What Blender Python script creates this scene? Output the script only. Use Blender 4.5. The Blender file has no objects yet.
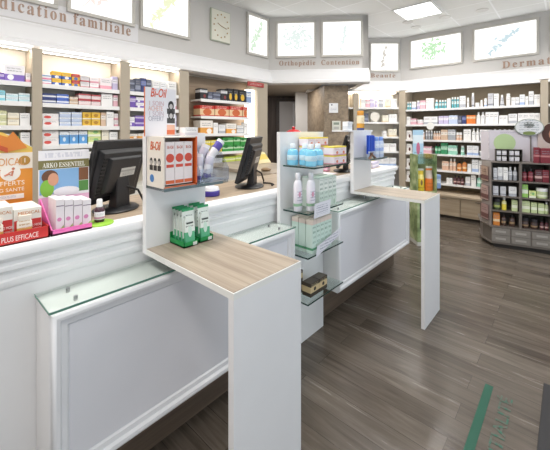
import bpy, bmesh, math, random
from mathutils import Vector, Matrix
random.seed(7)
SC = bpy.context.scene
COL = SC.collection
R = math.radians

# ------------------------------------------------------------------ camera
CAM = (0.0, 0.0, 1.5)
YAW = math.atan2(295, 328)            # angle of the view direction from the counter direction (+X)
CF, SF = math.cos(YAW), math.sin(YAW)
cam_d = bpy.data.cameras.new('camera')
cam = bpy.data.objects.new('camera', cam_d)
COL.objects.link(cam)
cam_d.sensor_width = 36
cam_d.lens = 36 * 328 / 550
cam_d.shift_y = -95 / 550
cam_d.clip_start = 0.02
cam.location = CAM
cam.rotation_euler = (R(90), 0, YAW - R(90))
SC.camera = cam


# layout: where along a real line / plane of the shop a bearing from the doorway falls
def on_line(px, O, u):
    t = (px - 275) / 328
    dO, rO = O[0] * CF + O[1] * SF, O[0] * SF - O[1] * CF
    du, ru = u[0] * CF + u[1] * SF, u[0] * SF - u[1] * CF
    return (t * dO - rO) / (ru - t * du)


def onY(px, Y):
    return on_line(px, (0, Y), (1, 0))


def depth(x, y):
    return x * CF + y * SF


def zat(py, x, y):
    return 1.5 - (py - 130) / 328 * depth(x, y)


def onZ(px, py, z):
    d = (1.5 - z) * 328 / (py - 130)
    r = (px - 275) / 328 * d
    return (CF * d + SF * r, SF * d - CF * r)


# ------------------------------------------------------------------ objects
def tag(o, label=None, cat=None, group=None, kind=None):
    if label: o['label'] = label
    if cat: o['category'] = cat
    if group: o['group'] = group
    if kind: o['kind'] = kind
    return o


def wm(o):
    m = o.matrix_basis.copy()
    p = o.parent
    while p:
        m = p.matrix_basis @ m
        p = p.parent
    return m


def thing(name, loc, label, cat, group=None, rz=0.0):
    o = bpy.data.objects.new(name, None)
    COL.objects.link(o)
    o.empty_display_size = 0.05
    o.location = loc
    o.rotation_euler = (0, 0, rz)
    return tag(o, label, cat, group)


def link(name, me, material=None, parent=None, local=False):
    o = bpy.data.objects.new(name, me)
    COL.objects.link(o)
    if material is not None:
        me.materials.clear()
        for m in (material if isinstance(material, (list, tuple)) else [material]):
            me.materials.append(m)
    if parent is not None:
        o.parent = parent
        if not local:
            me.transform(wm(parent).inverted())
    return o


def copy_tree(o, parent=None):
    c = o.copy()
    COL.objects.link(c)
    if parent is not None:
        c.parent = parent
    for ch in list(o.children):
        copy_tree(ch, c)
    return c


class MB:
    def __init__(s):
        s.bm = bmesh.new()
        s.mi = 0

    def _f(s, vs):
        try:
            f = s.bm.faces.new(vs)
            f.material_index = s.mi
            return f
        except ValueError:
            return None

    def hexa(s, p):     # 8 points: bottom ring 0-3 (ccw), top ring 4-7
        v = [s.bm.verts.new(q) for q in p]
        for idx in ((3, 2, 1, 0), (4, 5, 6, 7), (0, 1, 5, 4), (1, 2, 6, 5), (2, 3, 7, 6), (3, 0, 4, 7)):
            s._f([v[i] for i in idx])
        return s

    def box(s, x0, x1, y0, y1, z0, z1):
        x0, x1 = sorted((x0, x1)); y0, y1 = sorted((y0, y1)); z0, z1 = sorted((z0, z1))
        return s.hexa([(x0, y0, z0), (x1, y0, z0), (x1, y1, z0), (x0, y1, z0), (x0, y0, z1), (x1, y0, z1), (x1, y1, z1), (x0, y1, z1)])

    def mbox(s, M, x0, x1, y0, y1, z0, z1):
        return s.hexa([M @ Vector(q) for q in ((x0, y0, z0), (x1, y0, z0), (x1, y1, z0), (x0, y1, z0), (x0, y0, z1), (x1, y0, z1), (x1, y1, z1), (x0, y1, z1))])

    def prism(s, poly, z0, z1, M=None):
        M = M or Matrix()
        a = [s.bm.verts.new(M @ Vector((x, y, z0))) for x, y in poly]
        b = [s.bm.verts.new(M @ Vector((x, y, z1))) for x, y in poly]
        n = len(poly)
        s._f(a[::-1]); s._f(b)
        for i in range(n):
            s._f([a[i], a[(i + 1) % n], b[(i + 1) % n], b[i]])
        return s

    def lathe(s, prof, c=(0, 0, 0), seg=20, M=None):
        M = M or Matrix.Translation(c)
        rings = []
        for r, z in prof:
            if r < 1e-6:
                rings.append([s.bm.verts.new(M @ Vector((0, 0, z)))])
            else:
                rings.append([s.bm.verts.new(M @ Vector((r * math.cos(2 * math.pi * k / seg), r * math.sin(2 * math.pi * k / seg), z))) for k in range(seg)])
        for a, b in zip(rings, rings[1:]):
            for k in range(seg):
                k2 = (k + 1) % seg
                if len(a) == 1 and len(b) == 1: continue
                if len(a) == 1: s._f([a[0], b[k2], b[k]])
                elif len(b) == 1: s._f([a[k], a[k2], b[0]])
                else: s._f([a[k], a[k2], b[k2], b[k]])
        if len(rings[0]) > 1: s._f(rings[0][::-1])
        if len(rings[-1]) > 1: s._f(rings[-1])
        return s

    def cyl(s, p0, p1, r, seg=14, r2=None):
        p0, p1 = Vector(p0), Vector(p1)
        d = p1 - p0
        M = Matrix.Translation(p0) @ d.to_track_quat('Z', 'Y').to_matrix().to_4x4()
        return s.lathe([(r, 0), (r2 if r2 is not None else r, d.length)], seg=seg, M=M)

    def tube(s, pts, r, seg=8):
        pts = [Vector(p) for p in pts]
        rings = []
        for i, p in enumerate(pts):
            t = (pts[min(i + 1, len(pts) - 1)] - pts[max(i - 1, 0)]).normalized()
            q = t.to_track_quat('Z', 'Y').to_matrix()
            rings.append([s.bm.verts.new(p + q @ Vector((r * math.cos(2 * math.pi * k / seg), r * math.sin(2 * math.pi * k / seg), 0))) for k in range(seg)])
        for a, b in zip(rings, rings[1:]):
            for k in range(seg):
                s._f([a[k], a[(k + 1) % seg], b[(k + 1) % seg], b[k]])
        s._f(rings[0][::-1]); s._f(rings[-1])
        return s

    def sweep(s, prof, path, side=1, caps=True):
        """prof: (offset, z) pairs; path: xy points; offset is measured to the right of travel when side=1."""
        P = [Vector((x, y)) for x, y in path]
        rows = []
        for i, p in enumerate(P):
            ns = []
            if i > 0:
                d = (P[i] - P[i - 1]).normalized(); ns.append(Vector((d.y, -d.x)))
            if i < len(P) - 1:
                d = (P[i + 1] - P[i]).normalized(); ns.append(Vector((d.y, -d.x)))
            n = sum(ns, Vector((0, 0))).normalized()
            k = 1 / max(0.3, n.dot(ns[0]))
            rows.append([s.bm.verts.new((p.x + n.x * k * o * side, p.y + n.y * k * o * side, z)) for o, z in prof])
        m = len(prof)
        for a, b in zip(rows, rows[1:]):
            for j in range(m):
                s._f([a[j], a[(j + 1) % m], b[(j + 1) % m], b[j]])
        if caps:
            s._f(rows[0][::-1]); s._f(rows[-1])
        return s

    def quad(s, a, b, c, d):
        s._f([s.bm.verts.new(p) for p in (a, b, c, d)])
        return s

    def mesh(s, name, bevel=0, smooth=False, segs=2):
        bmesh.ops.recalc_face_normals(s.bm, faces=s.bm.faces)
        if bevel:
            bmesh.ops.bevel(s.bm, geom=list(s.bm.edges), offset=bevel, segments=segs, affect='EDGES', profile=0.5, clamp_overlap=True)
        if smooth:
            for f in s.bm.faces: f.smooth = True
            for e in s.bm.edges:
                if len(e.link_faces) == 2 and e.calc_face_angle(0) > R(35): e.smooth = False
        me = bpy.data.meshes.new(name)
        s.bm.to_mesh(me)
        s.bm.free()
        return me

    def build(s, name, material, parent=None, bevel=0, smooth=False, local=False, segs=2):
        return link(name, s.mesh(name, bevel, smooth, segs), material, parent, local)


def struct(o, label=None):
    o['kind'] = 'structure'
    if label: o['label'] = label
    return o


SERIF = {}
for i in range(26):
    SERIF[chr(65 + i)] = chr(0x1D400 + i)
    SERIF[chr(97 + i)] = chr(0x1D41A + i)


def text_mesh(body, size, M, extrude=0.002, serif=False, spacing=1.0, width=None, bold=0.0, shear=0.0, align='LEFT'):
    """a word as a flat, slightly raised mesh; M places its baseline frame (x along the line, y up, z out)."""
    acc = []
    if serif:
        body = body.replace('é', 'e\u0301') if False else body
        body = ''.join(SERIF.get(c, c) for c in body.replace('é', 'e'))
    cu = bpy.data.curves.new('lettering', 'FONT')
    cu.body = body
    cu.size = size
    cu.extrude = extrude
    cu.space_character = spacing
    cu.offset = bold
    cu.shear = shear
    cu.align_x = align
    cu.resolution_u = 3
    o = bpy.data.objects.new('lettering_source', cu)
    COL.objects.link(o)
    dg = bpy.context.evaluated_depsgraph_get()
    dg.update()
    me = bpy.data.meshes.new_from_object(o.evaluated_get(dg))
    bpy.data.objects.remove(o)
    bpy.data.curves.remove(cu)
    if width and len(me.vertices):
        xs = [v.co.x for v in me.vertices]
        k = width / max(1e-6, max(xs) - min(xs))
        me.transform(Matrix.Diagonal((k, 1, 1, 1)))
    me.transform(M)
    return me


def add_mesh(mb, me):
    mb.bm.from_mesh(me)
    bpy.data.meshes.remove(me)


def frame(o, xdir, up=(0, 0, 1)):
    x = Vector(xdir).normalized(); y = Vector(up).normalized()
    z = x.cross(y)
    M = Matrix((x, y, z)).transposed().to_4x4()
    return Matrix.Translation(o) @ M


# ------------------------------------------------------------------ materials
def srgb(h):
    if isinstance(h, str):
        h = h.lstrip('#'); c = [int(h[i:i + 2], 16) / 255 for i in (0, 2, 4)]
    else:
        c = h
    return tuple((x / 12.92 if x <= 0.04045 else ((x + 0.055) / 1.055) ** 2.4) for x in c) + (1.0,)


MATS = {}


def nm(key):
    m = bpy.data.materials.new(key)
    m.use_nodes = True
    nt = m.node_tree
    b = nt.nodes['Principled BSDF']
    return m, nt, b


def N(nt, t, **kw):
    n = nt.nodes.new(t)
    for k, v in kw.items(): setattr(n, k, v)
    return n


def mixc(nt, fac, a, b):
    n = N(nt, 'ShaderNodeMix', data_type='RGBA')
    for sock, v in ((n.inputs[0], fac), (n.inputs[6], a), (n.inputs[7], b)):
        if hasattr(v, 'is_output'): nt.links.new(v, sock)
        else: sock.default_value = v
    return n.outputs[2]


def math_(nt, op, a, b=None, c=None):
    n = N(nt, 'ShaderNodeMath', operation=op)
    for i, v in enumerate((a, b, c)):
        if v is None: continue
        if hasattr(v, 'is_output'): nt.links.new(v, n.inputs[i])
        else: n.inputs[i].default_value = v
    return n.outputs[0]


def plain(col, rough=0.5, metal=0.0, var=0.03, spec=0.5, coat=0.0):
    key = ('plain', str(col), rough, metal, var, spec, coat)
    if key in MATS: return MATS[key]
    m, nt, b = nm('paint')
    c = srgb(col)
    tc = N(nt, 'ShaderNodeTexCoord')
    no = N(nt, 'ShaderNodeTexNoise')
    no.inputs['Scale'].default_value = 6
    nt.links.new(tc.outputs['Object'], no.inputs['Vector'])
    d = tuple(x * (1 - var * 2) for x in c[:3]) + (1,)
    nt.links.new(mixc(nt, no.outputs['Fac'], c, d), b.inputs['Base Color'])
    b.inputs['Roughness'].default_value = rough
    b.inputs['Metallic'].default_value = metal
    b.inputs['Specular IOR Level'].default_value = spec
    b.inputs['Coat Weight'].default_value = coat
    MATS[key] = m
    return m


def glass(col='#e6f4ee', rough=0.02, edge=False, alpha=0.25):
    key = ('glass', col, rough, alpha)
    if key in MATS: return MATS[key]
    m, nt, b = nm('glass')
    no = N(nt, 'ShaderNodeTexNoise'); no.inputs['Scale'].default_value = 3
    c = srgb(col)
    nt.links.new(mixc(nt, no.outputs['Fac'], c, tuple(x * .97 for x in c[:3]) + (1,)), b.inputs['Base Color'])
    b.inputs['Roughness'].default_value = rough
    b.inputs['Transmission Weight'].default_value = 1.0
    b.inputs['IOR'].default_value = 1.45
    # thin-sheet look: part of the light passes straight through
    tr = N(nt, 'ShaderNodeBsdfTransparent'); tr.inputs[0].default_value = c
    mx = N(nt, 'ShaderNodeMixShader'); mx.inputs[0].default_value = alpha
    nt.links.new(tr.outputs[0], mx.inputs[1]); nt.links.new(b.outputs[0], mx.inputs[2])
    nt.links.new(mx.outputs[0], nt.nodes['Material Output'].inputs[0])
    MATS[key] = m
    return m


def emit(col, strength):
    key = ('emit', str(col), strength)
    if key in MATS: return MATS[key]
    m, nt, b = nm('backlit')
    no = N(nt, 'ShaderNodeTexNoise'); no.inputs['Scale'].default_value = 1.2
    c = srgb(col)
    nt.links.new(mixc(nt, no.outputs['Fac'], c, tuple(x * .96 for x in c[:3]) + (1,)), b.inputs['Emission Color'])
    b.inputs['Base Color'].default_value = (.02, .02, .02, 1)
    b.inputs['Emission Strength'].default_value = strength
    MATS[key] = m
    return m


def wood(c1, c2, axis='Y', scale=1.0, rough=0.45, key=None):
    k = ('wood', c1, c2, axis, scale, rough)
    if k in MATS: return MATS[k]
    m, nt, b = nm('wood')
    tc = N(nt, 'ShaderNodeTexCoord')
    mp = N(nt, 'ShaderNodeMapping')
    s = {'X': (1.2, 26, 26), 'Y': (26, 1.2, 26), 'Z': (26, 26, 1.2)}[axis]
    mp.inputs['Scale'].default_value = tuple(q * scale for q in s)
    nt.links.new(tc.outputs['Object'], mp.inputs['Vector'])
    n1 = N(nt, 'ShaderNodeTexNoise'); n1.inputs['Scale'].default_value = 1.0; n1.inputs['Detail'].default_value = 6; n1.inputs['Distortion'].default_value = 0.6
    nt.links.new(mp.outputs[0], n1.inputs['Vector'])
    n2 = N(nt, 'ShaderNodeTexNoise'); n2.inputs['Scale'].default_value = 4.0; n2.inputs['Detail'].default_value = 3
    nt.links.new(mp.outputs[0], n2.inputs['Vector'])
    f = math_(nt, 'ADD', math_(nt, 'MULTIPLY', n1.outputs['Fac'], 0.7), math_(nt, 'MULTIPLY', n2.outputs['Fac'], 0.3))
    r = N(nt, 'ShaderNodeValToRGB')
    r.color_ramp.elements[0].position = 0.36; r.color_ramp.elements[0].color = srgb(c2)
    r.color_ramp.elements[1].position = 0.64; r.color_ramp.elements[1].color = srgb(c1)
    nt.links.new(f, r.inputs[0])
    nt.links.new(r.outputs[0], b.inputs['Base Color'])
    b.inputs['Roughness'].default_value = rough
    MATS[k] = m
    return m


def printed(base, accent=None, band=(0.0, 0.35), blob=None, blob_at=(0.5, 0.6, 0.25), ink='#8a8a92', lines=(0.55, 0.85), rough=0.45, second=None, band2=None):
    """carton print laid out on the box's own 0..1 coordinates: a colour band, a round motif and rows of small print."""
    key = ('print', base, accent, band, blob, blob_at, ink, lines, second, band2)
    if key in MATS: return MATS[key]
    m, nt, b = nm('carton_print')
    tc = N(nt, 'ShaderNodeTexCoord')
    sp = N(nt, 'ShaderNodeSeparateXYZ')
    nt.links.new(tc.outputs['Generated'], sp.inputs[0])
    x, y, z = sp.outputs
    col = srgb(base)
    def rng(v, a, c):
        return math_(nt, 'COMPARE', v, (a + c) / 2, abs(c - a) / 2)
    if accent:
        col = mixc(nt, rng(z, *band), col, srgb(accent))
    if second:
        col = mixc(nt, rng(z, *band2), col, srgb(second))
    if ink and lines:
        w = math_(nt, 'GREATER_THAN', math_(nt, 'SINE', math_(nt, 'MULTIPLY', z, 42)), 0.2)
        no = N(nt, 'ShaderNodeTexNoise'); no.inputs['Scale'].default_value = 9
        mp = N(nt, 'ShaderNodeMapping'); mp.inputs['Scale'].default_value = (3, 3, 1)
        nt.links.new(tc.outputs['Generated'], mp.inputs[0]); nt.links.new(mp.outputs[0], no.inputs['Vector'])
        w = math_(nt, 'MULTIPLY', w, math_(nt, 'GREATER_THAN', no.outputs['Fac'], 0.47))
        w = math_(nt, 'MULTIPLY', w, rng(z, *lines))
        w = math_(nt, 'MULTIPLY', w, rng(x, 0.12, 0.85))
        col = mixc(nt, math_(nt, 'MULTIPLY', w, 0.75), col, srgb(ink))
    if blob:
        bx, bz, br = blob_at
        dx = math_(nt, 'SUBTRACT', x, bx); dz = math_(nt, 'SUBTRACT', z, bz)
        d = math_(nt, 'SQRT', math_(nt, 'ADD', math_(nt, 'MULTIPLY', dx, dx), math_(nt, 'MULTIPLY', dz, dz)))
        col = mixc(nt, math_(nt, 'LESS_THAN', d, br), col, srgb(blob))
    if hasattr(col, 'is_output'): nt.links.new(col, b.inputs['Base Color'])
    else: b.inputs['Base Color'].default_value = col
    b.inputs['Roughness'].default_value = rough
    MATS[key] = m
    return m
# ------------------------------------------------------------------ render look
SC.view_settings.view_transform = 'Standard'
SC.view_settings.look = 'None'
SC.view_settings.gamma = 1
SC.view_settings.exposure = 0.43
SC.cycles.use_denoising = True
SC.cycles.max_bounces = 8
SC.cycles.sample_clamp_indirect = 6
w = bpy.data.worlds.new('daylight')
SC.world = w
w.use_nodes = True
w.node_tree.nodes['Background'].inputs[0].default_value = srgb('#dfe6f5')
w.node_tree.nodes['Background'].inputs[1].default_value = 0.55

WHITE = plain('#f0eff0', 0.42, var=0.01)
WALLP = plain('#d3d0cd', 0.7, var=0.01)
CORN = plain('#f0eff0', 0.5, var=0.01)
CREAM = plain('#eae8e0', 0.6, var=0.02)
BEIGE = plain('#cfc6b6', 0.6, var=0.03)
TAUPE = plain('#b9ad9b', 0.6, var=0.04)
BLACK = plain('#141416', 0.4)
STEEL = plain('#9a9a9c', 0.3, metal=0.9)
OAK = wood('#b3a594', '#918374', 'Y', 1.0, 0.4)
OAKX = wood('#b5a38e', '#94826e', 'X', 1.0, 0.4)
WALNUT = wood('#8a755f', '#6b5846', 'Z', 0.6, 0.5)
WALNUTX = wood('#a18f79', '#7d6d5b', 'X', 0.6, 0.5)
DARKWOOD = wood('#6b5a4e', '#4b3f38', 'Z', 0.6, 0.5)
SHELFWHITE = plain('#f4f3f2', 0.45, var=0.01)

CEIL = 3.375
FAS = 3.75            # fascia behind the counter
LF = 3.60             # front of the shelves behind the counter
RFAS = 6.69           # fascia of the opposite wall
RF = 6.28             # front of its shelves
FW = Vector((CF, SF)); RT = Vector((SF, -CF))
A = Vector((4.014, FAS))
B = Vector((4.98, 2.44))
C = Vector((RFAS, 2.565))
CE = C + Vector((-SF, CF)) * 1.35      # far end of the chamfered beauty wall

# ------------------------------------------------------------------ floor
def floor_mat():
    m, nt, b = nm('vinyl_planks')
    tc = N(nt, 'ShaderNodeTexCoord')
    mp = N(nt, 'ShaderNodeMapping'); mp.inputs['Rotation'].default_value = (0, 0, R(90))
    nt.links.new(tc.outputs['Object'], mp.inputs[0])
    br = N(nt, 'ShaderNodeTexBrick')
    br.offset = 0.37
    br.inputs['Scale'].default_value = 1.0
    br.inputs['Brick Width'].default_value = 1.2
    br.inputs['Row Height'].default_value = 0.135
    br.inputs['Mortar Size'].default_value = 0.0015
    br.inputs['Bias'].default_value = 0.0
    br.inputs['Color1'].default_value = (0, 0, 0, 1); br.inputs['Color2'].default_value = (1, 1, 1, 1); br.inputs['Mortar'].default_value = (0.2, 0.2, 0.2, 1)
    nt.links.new(mp.outputs[0], br.inputs['Vector'])
    # per plank shift of the grain
    mp2 = N(nt, 'ShaderNodeMapping'); mp2.inputs['Scale'].default_value = (15, 1.0, 15)
    add = N(nt, 'ShaderNodeVectorMath', operation='MULTIPLY_ADD')
    nt.links.new(br.outputs['Color'], add.inputs[0]); add.inputs[1].default_value = (7, 3, 5)
    nt.links.new(tc.outputs['Object'], add.inputs[2])
    nt.links.new(add.outputs[0], mp2.inputs[0])
    n1 = N(nt, 'ShaderNodeTexNoise'); n1.inputs['Scale'].default_value = 1.6; n1.inputs['Detail'].default_value = 8; n1.inputs['Roughness'].default_value = 0.62; n1.inputs['Distortion'].default_value = 0.7
    nt.links.new(mp2.outputs[0], n1.inputs['Vector'])
    mp3 = N(nt, 'ShaderNodeMapping'); mp3.inputs['Scale'].default_value = (1.3, 0.45, 1)
    nt.links.new(add.outputs[0], mp3.inputs[0])
    n2 = N(nt, 'ShaderNodeTexNoise'); n2.inputs['Scale'].default_value = 1.8; n2.inputs['Detail'].default_value = 3
    nt.links.new(mp3.outputs[0], n2.inputs['Vector'])
    ramp = N(nt, 'ShaderNodeValToRGB')
    e = ramp.color_ramp.elements
    e[0].position = 0.30; e[0].color = srgb('#423a33')
    e[1].position = 0.72; e[1].color = srgb('#7b7269')
    x = e.new(0.5); x.color = srgb('#5f564d')
    g = math_(nt, 'ADD', math_(nt, 'MULTIPLY', n1.outputs['Fac'], 0.62), math_(nt, 'MULTIPLY', n2.outputs['Fac'], 0.38))
    sc_ = N(nt, 'ShaderNodeSeparateColor'); nt.links.new(br.outputs['Color'], sc_.inputs[0])
    g = math_(nt, 'ADD', g, math_(nt, 'MULTIPLY', math_(nt, 'SUBTRACT', sc_.outputs[0], 0.5), 0.13))
    nt.links.new(g, ramp.inputs[0])
    col = mixc(nt, math_(nt, 'MULTIPLY', br.outputs['Fac'], 0.7), ramp.outputs[0], srgb('#2e2824'))
    nt.links.new(col, b.inputs['Base Color'])
    nt.links.new(math_(nt, 'MULTIPLY_ADD', n1.outputs['Fac'], 0.3, 0.08), b.inputs['Roughness'])
    bp = N(nt, 'ShaderNodeBump'); bp.inputs['Strength'].default_value = 0.35; bp.inputs['Distance'].default_value = 0.004
    nt.links.new(n1.outputs['Fac'], bp.inputs['Height'])
    nt.links.new(bp.outputs[0], b.inputs['Normal'])
    return m


struct(MB().box(-2.2, 9.0, -2.6, 8.2, -0.1, 0).build('floor', floor_mat()))


def ceil_mat():
    m, nt, b = nm('ceiling_tiles')
    tc = N(nt, 'ShaderNodeTexCoord')
    mp = N(nt, 'ShaderNodeMapping'); mp.inputs['Location'].default_value = (-5.02, -1.47, 0)
    nt.links.new(tc.outputs['Object'], mp.inputs[0])
    br = N(nt, 'ShaderNodeTexBrick'); br.offset = 0.0
    br.inputs['Scale'].default_value = 1; br.inputs['Brick Width'].default_value = 0.6; br.inputs['Row Height'].default_value = 0.6
    br.inputs['Mortar Size'].default_value = 0.012; br.inputs['Mortar Smooth'].default_value = 0.1
    br.inputs['Color1'].default_value = srgb('#f2f2f0'); br.inputs['Color2'].default_value = srgb('#ececea'); br.inputs['Mortar'].default_value = srgb('#ffffff')
    nt.links.new(mp.outputs[0], br.inputs['Vector'])
    no = N(nt, 'ShaderNodeTexNoise'); no.inputs['Scale'].default_value = 90
    nt.links.new(tc.outputs['Object'], no.inputs['Vector'])
    nt.links.new(br.outputs['Color'], b.inputs['Base Color'])
    bp = N(nt, 'ShaderNodeBump'); bp.inputs['Strength'].default_value = 0.15
    nt.links.new(no.outputs['Fac'], bp.inputs['Height']); nt.links.new(bp.outputs[0], b.inputs['Normal'])
    b.inputs['Roughness'].default_value = 0.8
    return m


struct(MB().box(-2.2, 9.0, -2.6, 8.2, CEIL, CEIL + 0.1).build('ceiling', ceil_mat()))

# ------------------------------------------------------------------ walls
struct(MB().box(-1.6, A.x, LF + 0.28, LF + 0.42, 0, 2.3).build('wall_counter', BEIGE))
struct(MB().prism([(-1.6, FAS), (A.x, FAS), (A.x + .1, FAS + .14), (-1.6, FAS + .14)], 2.28, CEIL).build('trim_1', WALLP), 'white fascia band over the shelves behind the counter')
d1 = (B - A).normalized(); n1 = Vector((-d1.y, d1.x))
q = [A, B, B + n1 * .12, A + n1 * .12]
struct(MB().prism([tuple(p) for p in q], 2.28, CEIL).build('trim_2', WALLP), 'white fascia band over the corridor opening')
rb = [B, CE, CE + Vector((.1, -.1)), B + d1 * .02 + Vector((.07, -.06))]
BR = B + FW * 1.15
struct(MB().prism([tuple(B - d1 * .10), tuple(B), tuple(BR), tuple(BR - d1 * .10)], 2.28, CEIL).build('trim_3', WALLP), 'white return of the fascia beside the corridor opening')
d2 = (C - CE).normalized(); n2 = Vector((-d2.y, d2.x))
struct(MB().prism([tuple(p) for p in (CE - d2 * .8, C, C + Vector((.13, .06)), CE - d2 * .8 + n2 * .13)], 0, CEIL).build('wall_beauty', WALLP))
struct(MB().prism([(RFAS, C.y), (RFAS, -2.4), (RFAS + .13, -2.4), (RFAS + .13, C.y + .06)], 0, CEIL).build('wall_dermatology', WALLP))
struct(MB().box(-1.6, -1.5, -2.4, LF + .3, 0, CEIL).build('wall_side', WALLP))
# shop front behind the doorway: pillar pieces with open glazing between them
fr = MB()
for x0, x1 in ((-1.6, -1.2), (6.2, 6.8)): fr.box(x0, x1, -2.5, -2.4, 0, CEIL)
fr.box(-1.2, 6.2, -2.5, -2.4, 2.7, CEIL)
struct(fr.build('wall_shopfront', WALLP))
struct(MB().box(-1.2, 6.2, -2.455, -2.445, 0, 2.7).build('window_1', glass('#f4faf8', 0.0, alpha=0.1)))

# cornices
prof = [(-.02, 2.25), (.10, 2.245), (.15, 2.262), (.15, 2.30), (.135, 2.315), (.13, 2.36), (.10, 2.40), (.085, 2.45), (.06, 2.475), (.03, 2.485), (.025, 2.50), (-.02, 2.50)]
co = MB().sweep(prof, [(-1.5, FAS), tuple(A), tuple(B)], 1)
struct(co.build('trim_4', CORN, smooth=True), 'stepped white cornice over the counter shelves')
prof = [(-.02, 2.25), (.36, 2.24), (.42, 2.255), (.42, 2.285), (.40, 2.30), (.33, 2.325), (.24, 2.37), (.16, 2.43), (.12, 2.465), (.07, 2.475), (.06, 2.495), (-.02, 2.50)]
co = MB().sweep(prof, [tuple(CE - d2 * .6), tuple(C), (RFAS, -2.3)], 1)
struct(co.build('trim_5', CORN, smooth=True), 'curved white cornice over the dermatology shelves')

# ------------------------------------------------------------------ corridor
def dr(d, r): return tuple(FW * d + RT * r)
struct(MB().prism([dr(5.62, -.30), dr(7.6, -.36), dr(7.6, -.46), dr(5.62, -.42)], 0, 2.27).build('wall_corridor_near', DARKWOOD))
struct(MB().prism([dr(7.5, -.5), dr(7.5, .75), dr(7.62, .75), dr(7.62, -.5)], 0, 2.27).build('wall_corridor_end', DARKWOOD))
struct(MB().prism([dr(5.46, .82), dr(5.46, 1.22), dr(7.6, 1.22), dr(7.6, .545)], 0, 2.243).build('wall_corridor_far', WALNUTX))
struct(MB().prism([dr(5.55, -.46), dr(5.55, .815), dr(7.6, .75), dr(7.6, -.46)], 2.275, 2.32).build('ceiling_corridor', plain('#cfc6b8', .7)))
dw = thing('door_1', dr(7.48, .1) + (0,), None, None); dw['kind'] = 'structure'
MB().prism([dr(7.42, .02), dr(7.42, .58), dr(7.5, .58), dr(7.5, .02)], 0, 2.2).build('door_frame', plain('#4a3f39', .5), dw)
MB().prism([dr(7.40, .10), dr(7.40, .50), dr(7.42, .50), dr(7.42, .10)], 0.02, 2.14).build('door_leaf', plain('#c9c5c4', .5), dw)
MB().prism([dr(7.385, .40), dr(7.385, .45), dr(7.40, .45), dr(7.40, .40)], 0.1, 2.1).build('glass_strip', plain('#eeeef0', .2), dw)
# ------------------------------------------------------------------ service counter
CY, CT = 1.465, 1.09       # front face and top height of the counter
CX0, CX1 = -0.6, 3.62
sc = thing('service_counter', (1.5, 1.8, 0), 'long white service counter with moulded lip and light oak worktop', 'counter')
MB().box(CX0, CX1, CY, 2.02, .285, CT - .035).build('body', WHITE, sc)
MB().box(CX0, CX1, CY + .002, 2.02, 0, .285).build('plinth', wood('#7d6c5d', '#5f5146', 'X', .7), sc)
MB().box(CX0 - .01, CX1 + .01, CY + .07, 2.05, CT - .034, CT).build('worktop', OAKX, sc, bevel=.003)
prof = [(-.012, .945), (.004, .947), (.009, .955), (.009, .972), (.003, .978), (.003, 1.0), (.010, 1.006), (.017, 1.012), (.017, 1.024), (.012, 1.028), (.012, 1.040), (.020, 1.047), (.029, 1.058), (.030, 1.080), (.026, 1.0905), (-.075, 1.0915), (-.075, .97)]
MB().sweep(prof, [(CX0, CY), (CX1, CY), (CX1, 2.02)], 1).build('lip_moulding', plain('#f4f3f4', .3, var=.005), sc, smooth=True)
# back desk between the second and third screens
bd = thing('back_desk', (2.4, 2.7, 0), 'light wood desk return between counter and wood-backed shelves', 'desk')
MB().box(2.30, 3.05, 2.10, 3.3, CT - .04, CT - .002).build('desktop', OAK, bd, bevel=.003)
MB().box(2.32, 3.03, 2.12, 3.28, 0, CT - .04).build('cabinet_body', CREAM, bd)

# the two boxed front cabinets with a glass ledge
def front_cabinet(x0, x1, label):
    f, b, z0, z1 = 1.28, CY - .002, .287, .885
    t = thing('front_cabinet', ((x0 + x1) / 2, b, z0), label, 'cabinet')
    MB().box(x0, x1, f + .02, b, z0 + .002, z1).build('cabinet_body', WHITE, t)
    # mitred picture-frame moulding around the front
    prof = [(0, 0), (0, .016), (.007, .027), (.016, .031), (.027, .028), (.034, .017), (.052, .014), (.057, .006), (.063, .004), (.063, 0)]
    m = MB()
    corners = [(x0, z0), (x1, z0), (x1, z1), (x0, z1)]
    ins = [(1, 1), (-1, 1), (-1, -1), (1, -1)]
    rows = []
    for (cx, cz), (sx, sz) in zip(corners, ins):
        rows.append([m.bm.verts.new((cx + sx * o, f + .02 - h, cz + sz * o)) for o, h in prof])
    for i in range(4):
        a, c = rows[i], rows[(i + 1) % 4]
        for j in range(len(prof)):
            k = (j + 1) % len(prof)
            m._f([a[j], a[k], c[k], c[j]])
    m.build('frame_moulding', plain('#eeeef1', .32, var=.005), t, smooth=True)
    MB().box(x0 + .06, x1 - .06, f + .012, f + .021, z0 + .06, z1 - .06).build('inset_panel', plain('#e6e6ec', .5, var=.01), t)
    g = MB().box(x0 - .004, x1 + .004, f - .006, b, z1 + .004, z1 + .012).build('glass_ledge', glass('#f8fbf9', .04, alpha=.22), t)
    MB().box(x0 - .004, x1 + .004, f - .0075, f - .006, z1 + .004, z1 + .012).build('glass_edge', plain('#5f8a7c', .2), g)
    MB().box(x0 - .0055, x0 - .004, f - .0075, b, z1 + .004, z1 + .012).build('glass_edge', plain('#5f8a7c', .2), g)
    for x in (x0 + .09, x1 - .09):
        for y in (f + .05, b - .045):
            MB().cyl((x, y, z1 + .0), (x, y, z1 + .016), .007).build('screw_cap', STEEL, g, smooth=True)
    return t


front_cabinet(.31, 1.608, 'white panelled cabinet with glass ledge behind the near oak-topped table')
front_cabinet(2.12, 3.56, 'white panelled cabinet with glass ledge behind the far table by the stand')


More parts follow.
